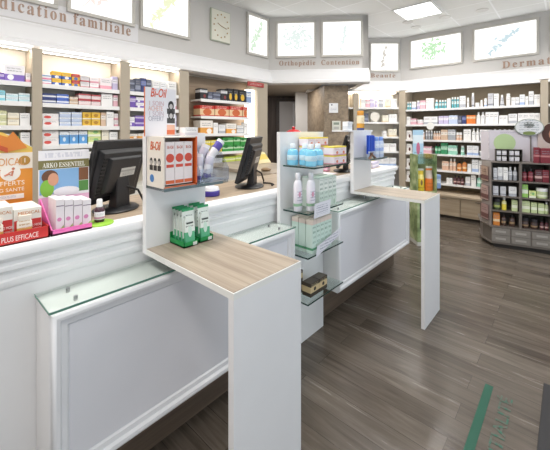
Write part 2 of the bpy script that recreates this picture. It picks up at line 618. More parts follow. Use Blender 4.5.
# ------------------------------------------------------------------ customer tables with their backboards
def table(x0, x1, label):
    t = thing('customer_table', ((x0 + x1) / 2, 1.1, 0), label, 'table')
    y0, y1, zt, th = .81, 1.40, .97, .024
    MB().box(x0, x1, y0 + .0, y1, zt - th, zt - .001).build('table_top', plain('#efeeea', .4), t)
    MB().box(x0 + .004, x1 - .004, y0 + .004, y1, zt - .001, zt + .0012).build('oak_surface', OAK, t)
    MB().box(x0, x1, y0, y0 + .026, 0, zt - th).build('leg', plain('#eeedef', .4), t)
    MB().box(x0, x1 - .04, y1, y1 + .032, zt - th, 1.485).build('backboard', WHITE, t)
    for x in (x0 + .08, x1 - .08):
        MB().box(x - .012, x + .012, 1.30, 1.43, zt - th - .012, zt - th).cyl((x, 1.34, .899), (x, 1.34, zt - th), .012).build('bracket', STEEL, t)
    # rounded glass shelf
    pts = [(x0, 1.40), (x0, 1.245), (x1 - .06, 1.245)]
    for k in range(7):
        a = R(-90 + 15 * k); pts.append((x1 + .02 - .0 + .03 * math.cos(a) - .05, 1.275 + .03 * math.sin(a)))
    pts += [(x1 + .0, 1.40)]
    s = MB().prism(pts, 1.244, 1.254).build('glass_shelf', glass('#dfe6e8', .05, alpha=.5), t)
    MB().box(x0, x1 - .05, 1.2425, 1.245, 1.243, 1.255).build('glass_edge', plain('#55666a', .2), s)
    return t


t1 = table(.70, 1.058, 'near white table with oak top, tall backboard and green pack trays')
t2 = table(2.58, 2.96, 'far white table with oak top near the leafy cardboard stand')
ts = MB().box(2.42, 2.95, 1.40, 1.52, 1.486, 1.498).build('top_shelf', WHITE, t2)

# ------------------------------------------------------------------ glass shelf tower
tw = thing('shelf_tower', (1.86, 1.45, 0), 'white backboard tower carrying four glass product shelves', 'shelving')
MB().box(1.612, 2.115, 1.405, 1.433, 0, 1.487).build('backboard', WHITE, tw)
EDGE = plain('#1f3d38', .15)
TWX0, TWX1 = 1.645, 2.065
TZ = (1.269, .978, .705, .418)
for z, y0 in zip(TZ, (1.157, 1.205, 1.205, 1.205)):
    g = MB().box(TWX0, TWX1, y0, 1.405, z - .008, z).build('glass_shelf', glass('#f4faf8', .02, alpha=.2), tw)
    m = MB()
    m.box(TWX0, TWX1, y0 - .0015, y0, z - .0085, z + .0005).box(TWX0 - .0015, TWX0, y0, 1.405, z - .0085, z + .0005)
    m.build('glass_edge', EDGE, g)
NOTE = plain('#ebebf6', .6)
for i, (px0, px1, py0, py1, z, lab) in enumerate(((314, 330, 204, 220, TZ[1], 'small white price note taped to the edge of the second glass shelf'),
                                                  (316, 341, 242, 258, TZ[2], 'tilted white paper strip taped to the edge of the third glass shelf'))):
    yy = 1.2015
    xa, xb = onY(px0, yy), onY(px1, yy)
    za, zb = zat(py0, xa, yy), zat(py1, xa, yy)
    m = MB()
    dz = (.03, -.002)[i]
    if i == 0: pts = [(xa, zb + .006), (xb, zb + .008), (xb, za + .004), (xa, za)]
    else: pts = [(xa, zb), (xb, zb + .085), (xb - .005, za + .035), (xa + .003, za - .03)]
    m.hexa([(x, yy + o, z_) for o, (x, z_) in zip((0,) * 2, pts[:2])] + [(x, yy + .0008, z_) for x, z_ in pts[1::-1]] +
           [(pts[3][0], yy - .006, pts[3][1]), (pts[2][0], yy - .006, pts[2][1]), (pts[2][0], yy - .0052, pts[2][1]), (pts[3][0], yy - .0052, pts[3][1])])
    o = m.build('paper_note', printed('#f1f1fa', None, ink='#8d8da8', lines=(.2, .8)))
    tag(o, lab, 'note')
# ------------------------------------------------------------------ light boxes, lettering, clock, ceiling fittings
LBF = plain('#cdc9c2', .5, var=.01)


def leaf_print(mb, w, h, rnd, style):
    """a sprig of flat leaves on the lit panel, local x across, z up"""
    cx, cz = rnd.uniform(-.1, .1) * w, rnd.uniform(-.05, .1) * h
    n = {'sprig': 30, 'bush': 70, 'stem': 18}[style]
    for k in range(n):
        if style == 'bush':
            a = rnd.uniform(0, 6.28); r_ = rnd.random() ** .8 * h * .36
            x, z = cx + r_ * math.cos(a) * 1.3, cz + r_ * math.sin(a)
            L = h * .085
        elif style == 'sprig':
            u = rnd.random(); x = (u - .5) * w * .55 + cx; z = (u - .5) * h * .75 + rnd.gauss(0, h * .08); L = h * .09
        else:
            u = rnd.random(); x = cx + (u - .5) * w * .12 + rnd.gauss(0, w * .03); z = (u - .5) * h * .75; L = h * .08
        a = rnd.uniform(0, 6.28)
        d = Vector((math.cos(a), 0, math.sin(a))); e = Vector((-d.z, 0, d.x))
        c = Vector((x, -.0006 - k * 2e-6, z))
        mb.quad(c - d * L, c - e * L * .4, c + d * L, c + e * L * .4)


def stems(mb, w, h, style):
    if style == 'bush': pts = [(0, -h * .3), (.01, 0), (-.02, h * .2)]
    elif style == 'sprig': pts = [(-w * .33, -h * .42), (-w * .05, -h * .05), (w * .2, h * .3)]
    else: pts = [(0, -h * .42), (-.01, 0), (.01, h * .35)]
    for (x0, z0), (x1, z1) in zip(pts, pts[1:]):
        d = Vector((x1 - x0, 0, z1 - z0)).normalized(); e = Vector((-d.z, 0, d.x)) * .006
        a, b = Vector((x0, -.0004, z0)), Vector((x1, -.0004, z1))
        mb.quad(a - e, b - e, b + e, a + e)


def lightbox(O, u, px0, px1, zlo, zhi, label, style, leafcol, rz, seed):
    s0, s1 = on_line(px0, O, u), on_line(px1, O, u)
    O, u = Vector(O), Vector(u).normalized()
    c = O + u * (s0 + s1) / 2
    nrm = Vector((u.y, -u.x))
    w_, h_ = (s1 - s0), zhi - zlo
    t = thing('light_box', (c.x + nrm.x * .004, c.y + nrm.y * .004, (zlo + zhi) / 2), label, 'light box', 'backlit plant pictures along the fascia', rz)
    b = .035
    m = MB()
    W, H = w_ / 2, h_ / 2
    for x0, x1, z0, z1 in ((-W - b, W + b, H, H + b), (-W - b, W + b, -H - b, -H), (-W - b, -W, -H, H), (W, W + b, -H, H)):
        m.box(x0, x1, -.035, -.002, z0, z1)
    m.build('frame', LBF, t, bevel=.004, local=True)
    MB().box(-W, W, -.014, -.004, -H, H).build('lit_panel', emit('#fdfdfb', 1.1), t, local=True)
    lp = MB(); stems(lp, w_, h_, style); leaf_print(lp, w_, h_, random.Random(seed), style)
    me = lp.mesh('leaf_picture'); me.transform(Matrix.Translation((0, -.0145, 0)))
    link('leaf_picture', me, emit(leafcol, .78), t, local=True)
    return t


RZD = -math.atan2(.743, .669)
zl, zh = 2.70, 3.13
lf = lambda px, py, O, u: zat(py, *(Vector(O) + Vector(u).normalized() * on_line(px, O, u)))
OL, UL = (0, FAS), (1, 0)
OC, UC = tuple(A), tuple(d1)
OB, UB = tuple(CE), tuple(d2)
OR_, UR = (RFAS, 0), (0, -1)
rzc = math.atan2(d1.y, d1.x); rzb = math.atan2(d2.y, d2.x)
zl_l, zh_l = zat(26, onY(131, FAS), FAS), zat(57, onY(246, FAS), FAS)
zlow = zat(37.5, onY(187, FAS), FAS)
zhigh = zat(14.5, onY(247, FAS), FAS)
lightbox(OL, UL, -30, 53, zlow, zhigh, 'backlit plant panel over the word Médication, cut by the frame edge', 'sprig', '#f3e6dc', 0, 1)
lightbox(OL, UL, 70, 131, zlow, zhigh, 'backlit plant panel over the word familiale, pinkish sprig', 'sprig', '#f6e6e0', 0, 2)
lightbox(OL, UL, 142, 187, zlow, zhigh, 'backlit plant panel beside the square wall clock, yellow green leaves', 'sprig', '#eff3cc', 0, 3)
lightbox(OL, UL, 247.5, 266, zlow, zhigh, 'narrow backlit plant panel between the clock and the fascia corner', 'sprig', '#d3e8d0', 0, 4)
zc0, zc1 = zat(56, *(A + d1 * .5)), zat(23.5, *(A + d1 * .5))
lightbox(OC, UC, 278, 314, zc0, zc1, 'backlit plant panel over the word Orthopédie, pale grey green tuft', 'bush', '#e4efeb', rzc, 5)
lightbox(OC, UC, 323, 360.5, zc0, zc1, 'backlit plant panel over the word Contention, almost blank', 'stem', '#e3efec', rzc, 6)
zb0, zb1 = zat(70.5, *(C - d2 * .3)), zat(44, *(C - d2 * .3))
lightbox(OB, UB, 371, 397.5, zb0, zb1, 'backlit plant panel over the word Beauté, thin dark stem', 'stem', '#cfc9c0', rzb, 7)
pr = Vector(OR_) + Vector(UR) * on_line(436, OR_, UR)
zr0, zr1 = zat(65, pr.x, pr.y), zat(37.5, pr.x, pr.y)
lightbox(OR_, UR, 411.5, 461, zr0, zr1, 'backlit panel with a green leafy bush, next to the fascia corner', 'bush', '#bfe8ba', R(-90), 8)
lightbox(OR_, UR, 475, 536.5, zr0, zr1, 'backlit panel with a bluish branch over the word Dermatologie', 'sprig', '#c9dde4', R(-90), 9)
lightbox(OR_, UR, 553, 640, zr0, zr1, 'backlit panel past the bluish branch panel, cut by the frame edge', 'sprig', '#b3d8c6', R(-90), 10)

BRONZE = plain('#ab8f7e', .45, metal=.2)


def lettering(body, O, u, px0, px1, zbase, size, label, mat=BRONZE, accent_after=None):
    s0, s1 = on_line(px0, O, u), on_line(px1, O, u)
    O, u = Vector(O), Vector(u).normalized()
    p = O + u * s0
    nrm = Vector((u.y, -u.x))
    M = frame((p.x + nrm.x * .006, p.y + nrm.y * .006, zbase), (u.x, u.y, 0))
    me = text_mesh(body, size, M, .005, serif=True, spacing=1.25, width=s1 - s0)
    mb = MB(); add_mesh(mb, me)
    if 'é' in body:     # the acute accents
        tot = s1 - s0
        ic = body.index('é')
        f = accent_after
        q = p + u * tot * f
        a, b_ = Vector((q.x, q.y, zbase + size * .56)), Vector((q.x + u.x * size * .14, q.y + u.y * size * .14, zbase + size * .70))
        mb.cyl(a + Vector((nrm.x, nrm.y, 0)) * .006, b_ + Vector((nrm.x, nrm.y, 0)) * .006, size * .035, 6)
    o = mb.build('wall_lettering', mat)
    return tag(o, label, 'sign')


zt = zat(31, onY(75, FAS), FAS)
zt2 = zat(36, onY(130, FAS), FAS)
lettering('Médication', OL, UL, -32, 66, zt2 - .0, .17, 'bronze serif word Médication, cut by the frame edge, above the counter shelves', accent_after=.20)
lettering('familiale', OL, UL, 73, 130, zt2, .17, 'bronze serif word familiale on the fascia above the counter shelves')
pc = Vector(OC) + Vector(UC) * .8
zt = zat(65, pc.x, pc.y)
lettering('Orthopédie', OC, UC, 279, 315, zt, .115, 'bronze serif word Orthopédie on the fascia over the corridor', accent_after=.66)
lettering('Contention', OC, UC, 321, 359, zt, .115, 'bronze serif word Contention on the fascia over the corridor')
pb = C - d2 * .3
lettering('Beauté', OB, UB, 370.5, 395, zat(77.5, pb.x, pb.y), .12, 'bronze serif word Beauté on the chamfered fascia', accent_after=.90)
pr = Vector(OR_) + Vector(UR) * on_line(503, OR_, UR)
lettering('Dermatologie', OR_, UR, 502, 598, zat(68.5, pr.x, pr.y), .17, 'bronze serif word Dermatologie on the opposite fascia')
# pale strip the counter lettering is fixed to
xx0, xx1 = onY(-60, FAS), onY(138, FAS)
MB().box(xx0, xx1, FAS - .004, FAS + .01, zt2 - .06, zt2 + .15).build('sign_strip', plain('#e4e2e4', .5, var=.01))
tag(bpy.data.objects['sign_strip'], 'pale strip behind the Médication familiale lettering', 'sign')

# square wall clock
k0, k1 = onY(209.5, FAS), onY(229, FAS)
kz0, kz1 = zat(40, k0, FAS), zat(7.5, k0, FAS)
kc = ((k0 + k1) / 2, FAS, (kz0 + kz1) / 2)
ck = thing('wall_clock', (kc[0], kc[1], kz0), 'square cream wall clock with brass hour dots on the fascia', 'clock')
MB().box(k0, k1, FAS - .035, FAS - .002, kz0, kz1).build('case', plain('#b9bfae', .4), ck, bevel=.006)
MB().box(k0 + .012, k1 - .012, FAS - .038, FAS - .035, kz0 + .012, kz1 - .012).build('dial', plain('#eceadc', .3), ck)
W = (k1 - k0) * .36; H = (kz1 - kz0) * .36
m = MB()
for i in range(12):
    a = i * math.pi / 6
    m.cyl((kc[0] + W * math.sin(a), FAS - .0385, kc[2] + H * math.cos(a)), (kc[0] + W * math.sin(a), FAS - .043, kc[2] + H * math.cos(a)), .011, 8)
m.build('hour_dots', plain('#b08d55', .4, metal=.3), ck)
for a, L, nme in ((R(-70), .55, 'hour_hand'), (R(100), .8, 'minute_hand')):
    m = MB().tube([(kc[0], FAS - .042, kc[2]), (kc[0] + W * L * math.sin(a), FAS - .042, kc[2] + H * L * math.cos(a))], .005, 6)
    m.build(nme, plain('#a08658', .4, metal=.3), ck)

# ceiling fittings
cp = thing('ceiling_panel', (5.32, 1.775, CEIL - .02), 'square luminous ceiling panel above the open floor', 'ceiling light')
MB().box(5.02, 5.62, 1.47, 2.07, CEIL - .02, CEIL - .004).box(5.02, 5.62, 1.47, 1.50, CEIL - .026, CEIL - .02).box(5.02, 5.62, 2.04, 2.07, CEIL - .026, CEIL - .02).build('panel_frame', plain('#f3f3f1', .5), cp)
MB().box(5.04, 5.60, 1.51, 2.03, CEIL - .024, CEIL - .0201).build('diffuser', emit('#ffffff', 4.0), cp)
for i, (x, y, lab) in enumerate(((5.77, 2.09, 'recessed downlight touching the corner of the luminous panel'), (6.155, 2.085, 'recessed downlight over the beauty corner, second beyond the luminous panel'),
                                 (5.93, 1.543, 'recessed downlight above the green bush panel'), (5.97, 1.02, 'recessed downlight above the bluish branch panel'))):
    t = thing('downlight', (x, y, CEIL - .012), lab, 'ceiling light', 'recessed downlights')
    MB().lathe([(.05, .003), (.085, 0), (.09, .006), (.09, .011), (.05, .011)], seg=24).build('trim_ring', plain('#e6e4e0', .4), t, smooth=True, local=True)
    MB().lathe([(0, .004), (.05, .004), (.05, .010), (0, .010)], seg=20).build('lamp', emit('#fff6ea', 70.0), t, local=True)
# ------------------------------------------------------------------ product kinds
UNIT = {}


def carton_mesh(m):
    """folded carton, 1x1x1: body with softened edges, tuck seam and end flap"""
    k = ('carton', m.name)
    if k not in UNIT:
        b = MB()
        b.box(-.5, .5, -.5, .5, 0, .985)
        bmesh.ops.bevel(b.bm, geom=list(b.bm.edges), offset=.018, segments=1, affect='EDGES')
        b.box(-.485, .485, -.49, .30, .98, 1.0)       # tuck flap lying on the top
        b.box(-.485, .485, -.506, -.49, .90, .985)
        me = b.mesh('carton')
        me.materials.append(m)
        UNIT[k] = me
    return UNIT[k]


PROFILES = {
    'bottle': [(0, 0), (.42, 0), (.48, .03), (.48, .60), (.42, .70), (.20, .76), (.18, .80), (0, .80)],
    'slim': [(0, 0), (.36, 0), (.40, .02), (.40, .74), (.34, .80), (.22, .82), (0, .82)],
    'jar': [(0, 0), (.44, 0), (.5, .06), (.5, .62), (.44, .70), (0, .70)],
    'cone': [(0, 0), (.46, 0), (.48, .03), (.26, .76), (.2, .80), (0, .80)],
    'tube': [(0, 0), (.30, 0), (.32, .02), (.32, .16), (.36, .18), (.42, .96), (.42, 1.0), (0, 1.0)],
}
CAPS = {
    'bottle': [(0, .79), (.24, .79), (.24, .98), (.20, 1.0), (0, 1.0)],
    'slim': [(0, .81), (.34, .81), (.34, .98), (.30, 1.0), (0, 1.0)],
    'jar': [(0, .69), (.52, .69), (.52, .97), (.48, 1.0), (0, 1.0)],
    'cone': [(0, .79), (.24, .79), (.22, .98), (.16, 1.0), (0, 1.0)],
}


def lathe_mesh(kind, m, cap=False):
    k = (kind, cap, m.name)
    if k not in UNIT:
        b = MB().lathe((CAPS if cap else PROFILES)[kind], seg=14)
        me = b.mesh(kind, smooth=True)
        me.materials.append(m)
        UNIT[k] = me
    return UNIT[k]


def carton(M, w_, d_, h_, m, name='carton'):
    o = bpy.data.objects.new(name, carton_mesh(m))
    COL.objects.link(o)
    o.matrix_world = M @ Matrix.Diagonal((w_, d_, h_, 1))
    return o


def container(M, kind, w_, h_, m, cap, name='bottle'):
    o = bpy.data.objects.new(name, lathe_mesh(kind, m))
    COL.objects.link(o)
    o.matrix_world = M @ Matrix.Diagonal((w_, w_, h_, 1))
    if kind in CAPS:
        c = bpy.data.objects.new('jar_lid' if kind == 'jar' else 'cap', lathe_mesh(kind, cap, True))
        COL.objects.link(c)
        c.parent = o
    return o


ORD = 'first second third fourth fifth sixth seventh eighth ninth tenth eleventh twelfth thirteenth fourteenth fifteenth sixteenth seventeenth eighteenth nineteenth twentieth'.split()
ORD += ['twenty-' + o for o in ORD[:9]] + ['thirtieth'] + ['thirty-' + o for o in ORD[:9]]
P_ = printed
STY = {   # name: (colour words, material)
    'white': ('white', P_('#f4f3f2', None)),
    'whiteblue': ('white and pale blue', P_('#f2f3f6', '#a9bfe4', (.05, .28))),
    'whitegrey': ('white and grey', P_('#ededee', '#b9bcc4', (.0, .3))),
    'whitered': ('white and red', P_('#f5f0ef', None, blob='#d9574f', blob_at=(.32, .42, .22))),
    'whitepink': ('white and pink', P_('#f6eef0', '#e9a9b8', (.0, .32))),
    'pink': ('pink', P_('#e9b9c4', '#f6eef0', (.5, .8))),
    'pinkblue': ('pink and blue striped', P_('#f3eef4', '#e48aa8', (.0, .3), second='#86b6e0', band2=(.62, .85))),
    'yellowblue': ('yellow and blue', P_('#3d62b5', '#f3c33a', (.42, 1.0), blob='#f2f2f6', blob_at=(.5, .2, .22))),
    'redyellow': ('red and yellow', P_('#e8b93e', '#c9453d', (.5, 1.0), blob='#5c78b4', blob_at=(.5, .25, .25))),
    'greyred': ('grey and red', P_('#d9d5d8', '#c65a64', (.0, .22))),
    'redwhite': ('red-edged white', P_('#eedcdc', '#c4565c', (.74, 1.0), second='#c4565c', band2=(0, .14))),
    'navywhite': ('dark blue and white', P_('#3d4a86', '#e9ebf2', (.3, .62))),
    'blue': ('bright blue and white', P_('#5878cc', '#eef1f8', (.3, .6))),
    'tan': ('tan', P_('#d9bda4', '#efe4da', (.5, .8))),
    'paleblue': ('pale blue', P_('#c3d1ea', '#eef2f8', (.55, .85))),
    'bluesquare': ('white with blue square', P_('#eef2f8', '#64a5e0', (.08, .72), blob='#dcecfa', blob_at=(.5, .4, .16))),
    'gold': ('golden yellow', P_('#e8bc3c', '#f6efdc', (.0, .16), blob='#b9862a', blob_at=(.5, .55, .24))),
    'lime': ('lime and white', P_('#dbe79a', '#f3f6e0', (.0, .3), blob='#8cc27c', blob_at=(.6, .6, .2))),
    'cream': ('cream', P_('#f1ead8', '#dccba8', (.0, .2))),
    'olive': ('pale olive', P_('#dcdcae', '#f1f1de', (.42, .6))),
    'purple': ('purple', P_('#7658b0', '#cdbfe6', (.5, .8))),
    'whitepurple': ('white and purple', P_('#f3f1f6', '#8468be', (.0, .42), blob='#f3f1f6', blob_at=(.3, .25, .16))),
    'aqua': ('aqua', P_('#8fd3e2', '#e2f3f6', (.3, .55))),
    'paleaqua': ('pale aqua white', P_('#e6f3f7', '#b4e0ea', (.3, .55))),
    'black': ('black and white', P_('#2c2c30', '#d8d8da', (.62, .86), blob='#8a3a3a', blob_at=(.6, .3, .16))),
    'slate': ('slate grey', P_('#585d70', '#8d93a6', (.2, .5))),
    'blackyellow': ('black with yellow motif', P_('#1f1f22', None, blob='#e3b93c', blob_at=(.5, .38, .26))),
    'steelblue': ('steel blue', P_('#8fa5cc', '#dfe6f2', (.5, .85))),
    'redfood': ('red with orange picture', P_('#c8392f', '#e8c9a0', (.12, .68), blob='#cf6b3f', blob_at=(.5, .4, .3), ink='#f3e2d6', lines=(.75, .95))),
    'orangewhite': ('orange and white', P_('#f4efe8', '#eaa750', (.0, .46), blob='#f4efe8', blob_at=(.7, .2, .2))),
    'yellow': ('yellow', P_('#ecd74e', '#f6efb0', (.6, .9))),
    'green': ('green', P_('#3f9c4a', '#bfe0b8', (.36, .6), blob='#2c7a38', blob_at=(.3, .7, .2))),
    'limegreen': ('lime green', P_('#c6d558', '#edf2bc', (.4, .7))),
    'teal': ('teal', P_('#5fb3bd', '#dff0f2', (.45, .75))),
    'lilac': ('lilac', P_('#c7bede', '#ece8f4', (.5, .8))),
    'navy': ('navy', P_('#333e72', '#7681b4', (.5, .8))),
    'orange': ('orange', P_('#e8823a', '#f6d0a8', (.6, .85))),
    'peach': ('peach', P_('#e6bfa4', '#f4e2d6', (.5, .8))),
    'greyitem': ('grey', P_('#a9adb4', '#dcdee2', (.5, .8))),
    'greenitem': ('green', P_('#3f9a6a', '#b4dcc4', (.4, .7))),
    'mint': ('mint', P_('#9fd9c4', '#e2f4ec', (.4, .7))),
    'amber': ('amber', P_('#d9873c', '#f1d3ac', (.3, .5))),
    'darkred': ('dark red', P_('#5a2a30', '#c9a9a4', (.3, .5))),
    'leaf': ('leaf green', P_('#9ccf6a', '#eef6e0', (.3, .6))),
    'redspot': ('red-spotted white', P_('#f2efec', None, blob='#5a2f30', blob_at=(.62, .4, .2))),
    'maroon': ('maroon', P_('#7d2230', '#b87a7a', (.4, .52))),
    'darkgreen': ('dark green', P_('#4c5a3a', '#a9b46a', (.3, .6))),
    'palegreen': ('pale green', P_('#cfdca6', '#eef2dc', (.3, .55))),
    'brown': ('dark brown', P_('#4a342c', '#a58a6a', (.3, .5))),
    'gris': ('pearl grey', P_('#cfd0d6', '#8f929c', (.1, .22))),
}
CAPW = plain('#f1f1f1', .35); CAPD = plain('#2e2c30', .35)


class Row:
    """products standing along one shelf front line"""

    def __init__(s, O, u, rz, z, where, count, group, lift=0.0):
        s.O, s.u = Vector(O), Vector(u).normalized()
        s.rz, s.z, s.where, s.count, s.group = rz, z + lift, where, count, group
        s.inn = Vector((-s.u.y, s.u.x))
        s.items = []

    def fill(s, spec):
        """spec rows: (px0, px1, height px, style, stack, kind); stack may repeat a front n across"""
        seen = {}
        out = []
        for it in spec:
            px0, px1, hp, st = it[:4]
            stack = it[4] if len(it) > 4 else 1
            kind = it[5] if len(it) > 5 else 'carton'
            across = it[6] if len(it) > 6 else 1
            for a in range(across):
                q0 = px0 + (px1 - px0) * a / across; q1 = px0 + (px1 - px0) * (a + 1) / across
                out.append((q0, q1, hp, st, stack, kind))
        for q0, q1, hp, st, stack, kind in out:
            s0, s1 = on_line(q0, s.O, s.u), on_line(q1, s.O, s.u)
            wd = (s1 - s0) * .965
            c = s.O + s.u * (s0 + s1) / 2
            hh = hp / 328 * depth(*c)
            words_, m = STY[st]
            dpt = {'carton': min(.16, max(.05, wd * 1.0))}.get(kind, wd)
            c = c + s.inn * (dpt / 2 + .03)
            n = seen.get((st, kind), 0); seen[(st, kind)] = n + 1
            for k in range(stack):
                hk = hh / stack
                jit = Matrix.Rotation(random.uniform(-.03, .03), 4, 'Z')
                M = Matrix.Translation((c.x, c.y, s.z + hk * k + .0006 * (k + 1))) @ Matrix.Rotation(s.rz, 4, 'Z') @ jit
                noun = {'carton': 'carton', 'bottle': 'bottle', 'slim': 'slim bottle', 'jar': 'jar', 'cone': 'conical bottle', 'tube': 'tube'}[kind]
                if kind == 'carton':
                    o = carton(M, wd, dpt, hk * .985, m, 'carton')
                else:
                    o = container(M, kind, wd, hk, m, CAPD if st in ('amber', 'darkred', 'greenitem') else CAPW, {'jar': 'jar', 'tube': 'tube'}.get(kind, 'bottle'))
                lv = '' if stack == 1 else {2: ('lower ', 'upper '), 3: ('bottom ', 'middle ', 'top ')}[stack][k]
                s.items.append((o, st, kind, n, lv, words_, noun, m))
        for o, st, kind, n, lv, words_, noun, m in s.items:
            total = seen[(st, kind)]
            which = 'only' if total == 1 else ORD[n]
            lab = f"{lv}{words_} {noun}, {which} {'one' if total == 1 else 'such'} {s.where}"
            if total > 1: lab += f" {s.count}"
            lab = lab.replace('only one', 'sole one')
            tag(o, lab, {'carton': 'carton', 'jar': 'jar', 'tube': 'tube'}.get(kind, 'bottle'), s.group)


# ------------------------------------------------------------------ shelving bays behind the counter
STRIP = emit('#fff6ea', 11.0)


def bay(x0, x1, zs, label, back, z_low=.9, rail=.036, strip=True):
    t = thing('wall_shelving', ((x0 + x1) / 2, LF + .13, 0), label, 'shelving', 'shelving bays behind the counter')
    MB().box(x0, x1, LF + .24, LF + .275, 0, 2.235).build('back_panel', back, t)
    for z in zs:
        s_ = MB().box(x0 + .002, x1 - .002, LF + .005, LF + .24, z - .022, z).build('shelf', SHELFWHITE, t)
        MB().box(x0 + .002, x1 - .002, LF, LF + .005, z - rail, z + .004).build('price_rail', SHELFWHITE, s_)
        m = MB()
        for x in (x0 + (x1 - x0) * .5,):
            m.hexa([(x - .008, LF + .05, z - .03), (x + .008, LF + .05, z - .03), (x + .008, LF + .238, z - .10), (x - .008, LF + .238, z - .10), (x - .008, LF + .05, z - .0225), (x + .008, LF + .05, z - .0225), (x + .008, LF + .238, z - .0225), (x - .008, LF + .238, z - .0225)])
        m.build('shelf_bracket', plain('#8d8a84', .4), t)
    MB().box(x0, x1, LF - .006, LF + .002, 2.216, 2.243).build('valance', SHELFWHITE, t)
    MB().box(x0 + .02, x1 - .02, LF + .012, LF + .06, 2.222, 2.236).build('light_strip', STRIP, t)
    MB().box(x0, x1, LF + .01, LF + .24, 0, .88).build('base_cabinet', CREAM, t)
    return t


def upright(px0, px1, label):
    x0, x1 = onY(px0, LF), onY(px1, LF)
    o = MB().box(x0, x1, LF - .012, LF + .275, 0, 2.24).build('shelf_upright', TAUPE, bevel=.002)
    tag(o, label, 'upright', 'uprights between the counter shelving bays')
    return x0, x1


u1 = upright(32, 42, 'beige shelving upright beside the orange arrow display')
u2 = upright(120, 129.5, 'beige shelving upright behind the near screen')
u3 = upright(179, 188.5, 'beige shelving upright beside the wood-backed shelves')
u4 = upright(257, 267, 'beige shelving upright at the corridor opening')
ZL = (1.925, 1.748, 1.537, 1.355, 1.16)
BKW = plain('#e9e2d4', .6, var=.02)
bay(-.55, u1[0] - .002, ZL, 'white shelving bay behind the orange arrow display', BKW)
bay(u1[1] + .002, u2[0] - .002, ZL, 'white shelving bay behind the near screen and pink display', BKW)
bay(u2[1] + .002, u3[0] - .002, ZL, 'white shelving bay behind the tall price poster', BKW)
Z3 = (1.91, 1.685, 1.45, 1.195, .957)
x30, x31 = u3[1] + .002, u4[0] - .002
t = thing('wall_shelving', ((x30 + x31) / 2, LF + .13, 0), 'wood-backed shelving bay with white shelves next to the corridor', 'shelving', 'shelving bays behind the counter')
MB().box(x30, x31, LF + .24, LF + .275, 0, 2.235).build('back_panel', wood('#a8937c', '#8d7863', 'X', .6, .5), t)
xs0, xs1 = onY(201, LF), onY(249.5, LF)
for z in Z3:
    s_ = MB().box(xs0, xs1, LF + .005, LF + .24, z - .022, z).build('shelf', SHELFWHITE, t)
    MB().box(xs0, xs1, LF, LF + .005, z - .034, z + .004).build('price_rail', SHELFWHITE, s_)
MB().box(onY(250, LF), x31 - .004, LF + .05, LF + .12, .9, 2.12).build('light_column', emit('#fffaf0', 3.0), t)
MB().box(x30, x31, LF + .01, LF + .24, 0, .88).build('base_cabinet', CREAM, t)
rs = MB().box(onY(246.5, LF), onY(262.5, LF), LF - .03, LF - .018, zat(87, onY(255, LF), LF), zat(82.5, onY(255, LF), LF)).build('shelf_sign', printed('#a83a36', None, ink='#f1d9d6', lines=(.3, .7)))
tag(rs, 'small dark red plaque with pale print under the cornice', 'sign')

TOC = 'towards the corridor'
YL = (0, LF)
bw = {0: 'in arrow bay', 1: 'in near-screen bay', 2: 'in poster bay', 3: 'in wood-backed bay'}
rown = ('top', 'second', 'third', 'fourth', 'fifth')


def lrow(b, r, z, spec):
    Row(YL, (1, 0), 0, z, f"on {rown[r]} shelf {bw[b]}", TOC, f"products on the {rown[r]} shelf {bw[b]}").fill(spec)


lrow(0, 0, ZL[0], [(-26, -8, 12, 'white', 1, 'carton', 2), (-7, 5, 8, 'purple'), (5, 26, 17, 'whitepurple'), (26.5, 31.5, 10, 'whitepink')])
lrow(0, 1, ZL[1], [(-20, -1, 10, 'aqua', 1, 'carton', 2), (0, 6, 11, 'aqua'), (6.5, 19, 8, 'paleaqua', 2), (19.5, 31, 9, 'paleaqua', 2)])
lrow(0, 2, ZL[2], [(-20, -1, 13, 'cream', 2), (0, 7.5, 15, 'olive', 2), (8, 20, 13, 'cream', 2), (20.5, 31, 13, 'white', 1)])
lrow(0, 3, ZL[3], [(-16, -1, 12, 'white'), (1, 10, 13, 'white'), (10.5, 20, 10, 'limegreen'), (21, 31, 14, 'white')])
lrow(0, 4, ZL[4], [(0, 15, 12, 'white', 1, 'carton', 2), (18, 31, 12, 'cream', 1, 'carton', 2)])
lrow(1, 0, ZL[0], [(43, 52.5, 10, 'pinkblue', 2), (53, 62.5, 14, 'yellowblue', 2), (63, 72.5, 13.5, 'yellowblue', 2), (73, 81, 13, 'redyellow', 2), (81.5, 90.5, 12, 'greyred', 2), (91, 100, 11, 'whitepink', 2), (101, 113, 12, 'whitepink'), (113.5, 119, 14, 'lilac')])
lrow(1, 1, ZL[1], [(43, 57, 10, 'navywhite', 2), (57.5, 70, 10, 'blue', 2), (70.5, 79, 8, 'tan', 2), (79.5, 92, 11.5, 'redwhite', 2), (92.5, 102, 11, 'redwhite', 2), (102.5, 114, 13, 'white'), (114.5, 119, 12, 'pink')])
lrow(1, 2, ZL[2], [(43, 60, 12.5, 'whitered', 2), (60.5, 72, 14, 'paleblue', 3), (72.5, 83, 14, 'paleblue', 3), (83.5, 92, 14, 'gold', 2), (92.5, 101.5, 14, 'gold', 2), (102, 107, 14, 'tan'), (107.5, 115, 15, 'white'), (115.5, 119.5, 13, 'whitepink', 2)])
lrow(1, 3, ZL[3], [(43, 60, 15, 'whitered', 2), (60.5, 70, 14, 'bluesquare'), (70.3, 79.5, 14, 'bluesquare'), (79.8, 88.5, 14, 'bluesquare'), (89, 102, 15, 'lime', 2), (103, 110, 14, 'cream'), (110.5, 119, 12, 'white')])
lrow(1, 4, ZL[4], [(45, 62, 12, 'orangewhite', 2), (63, 82, 13, 'green', 2), (84, 118, 12, 'white', 1, 'carton', 3)])
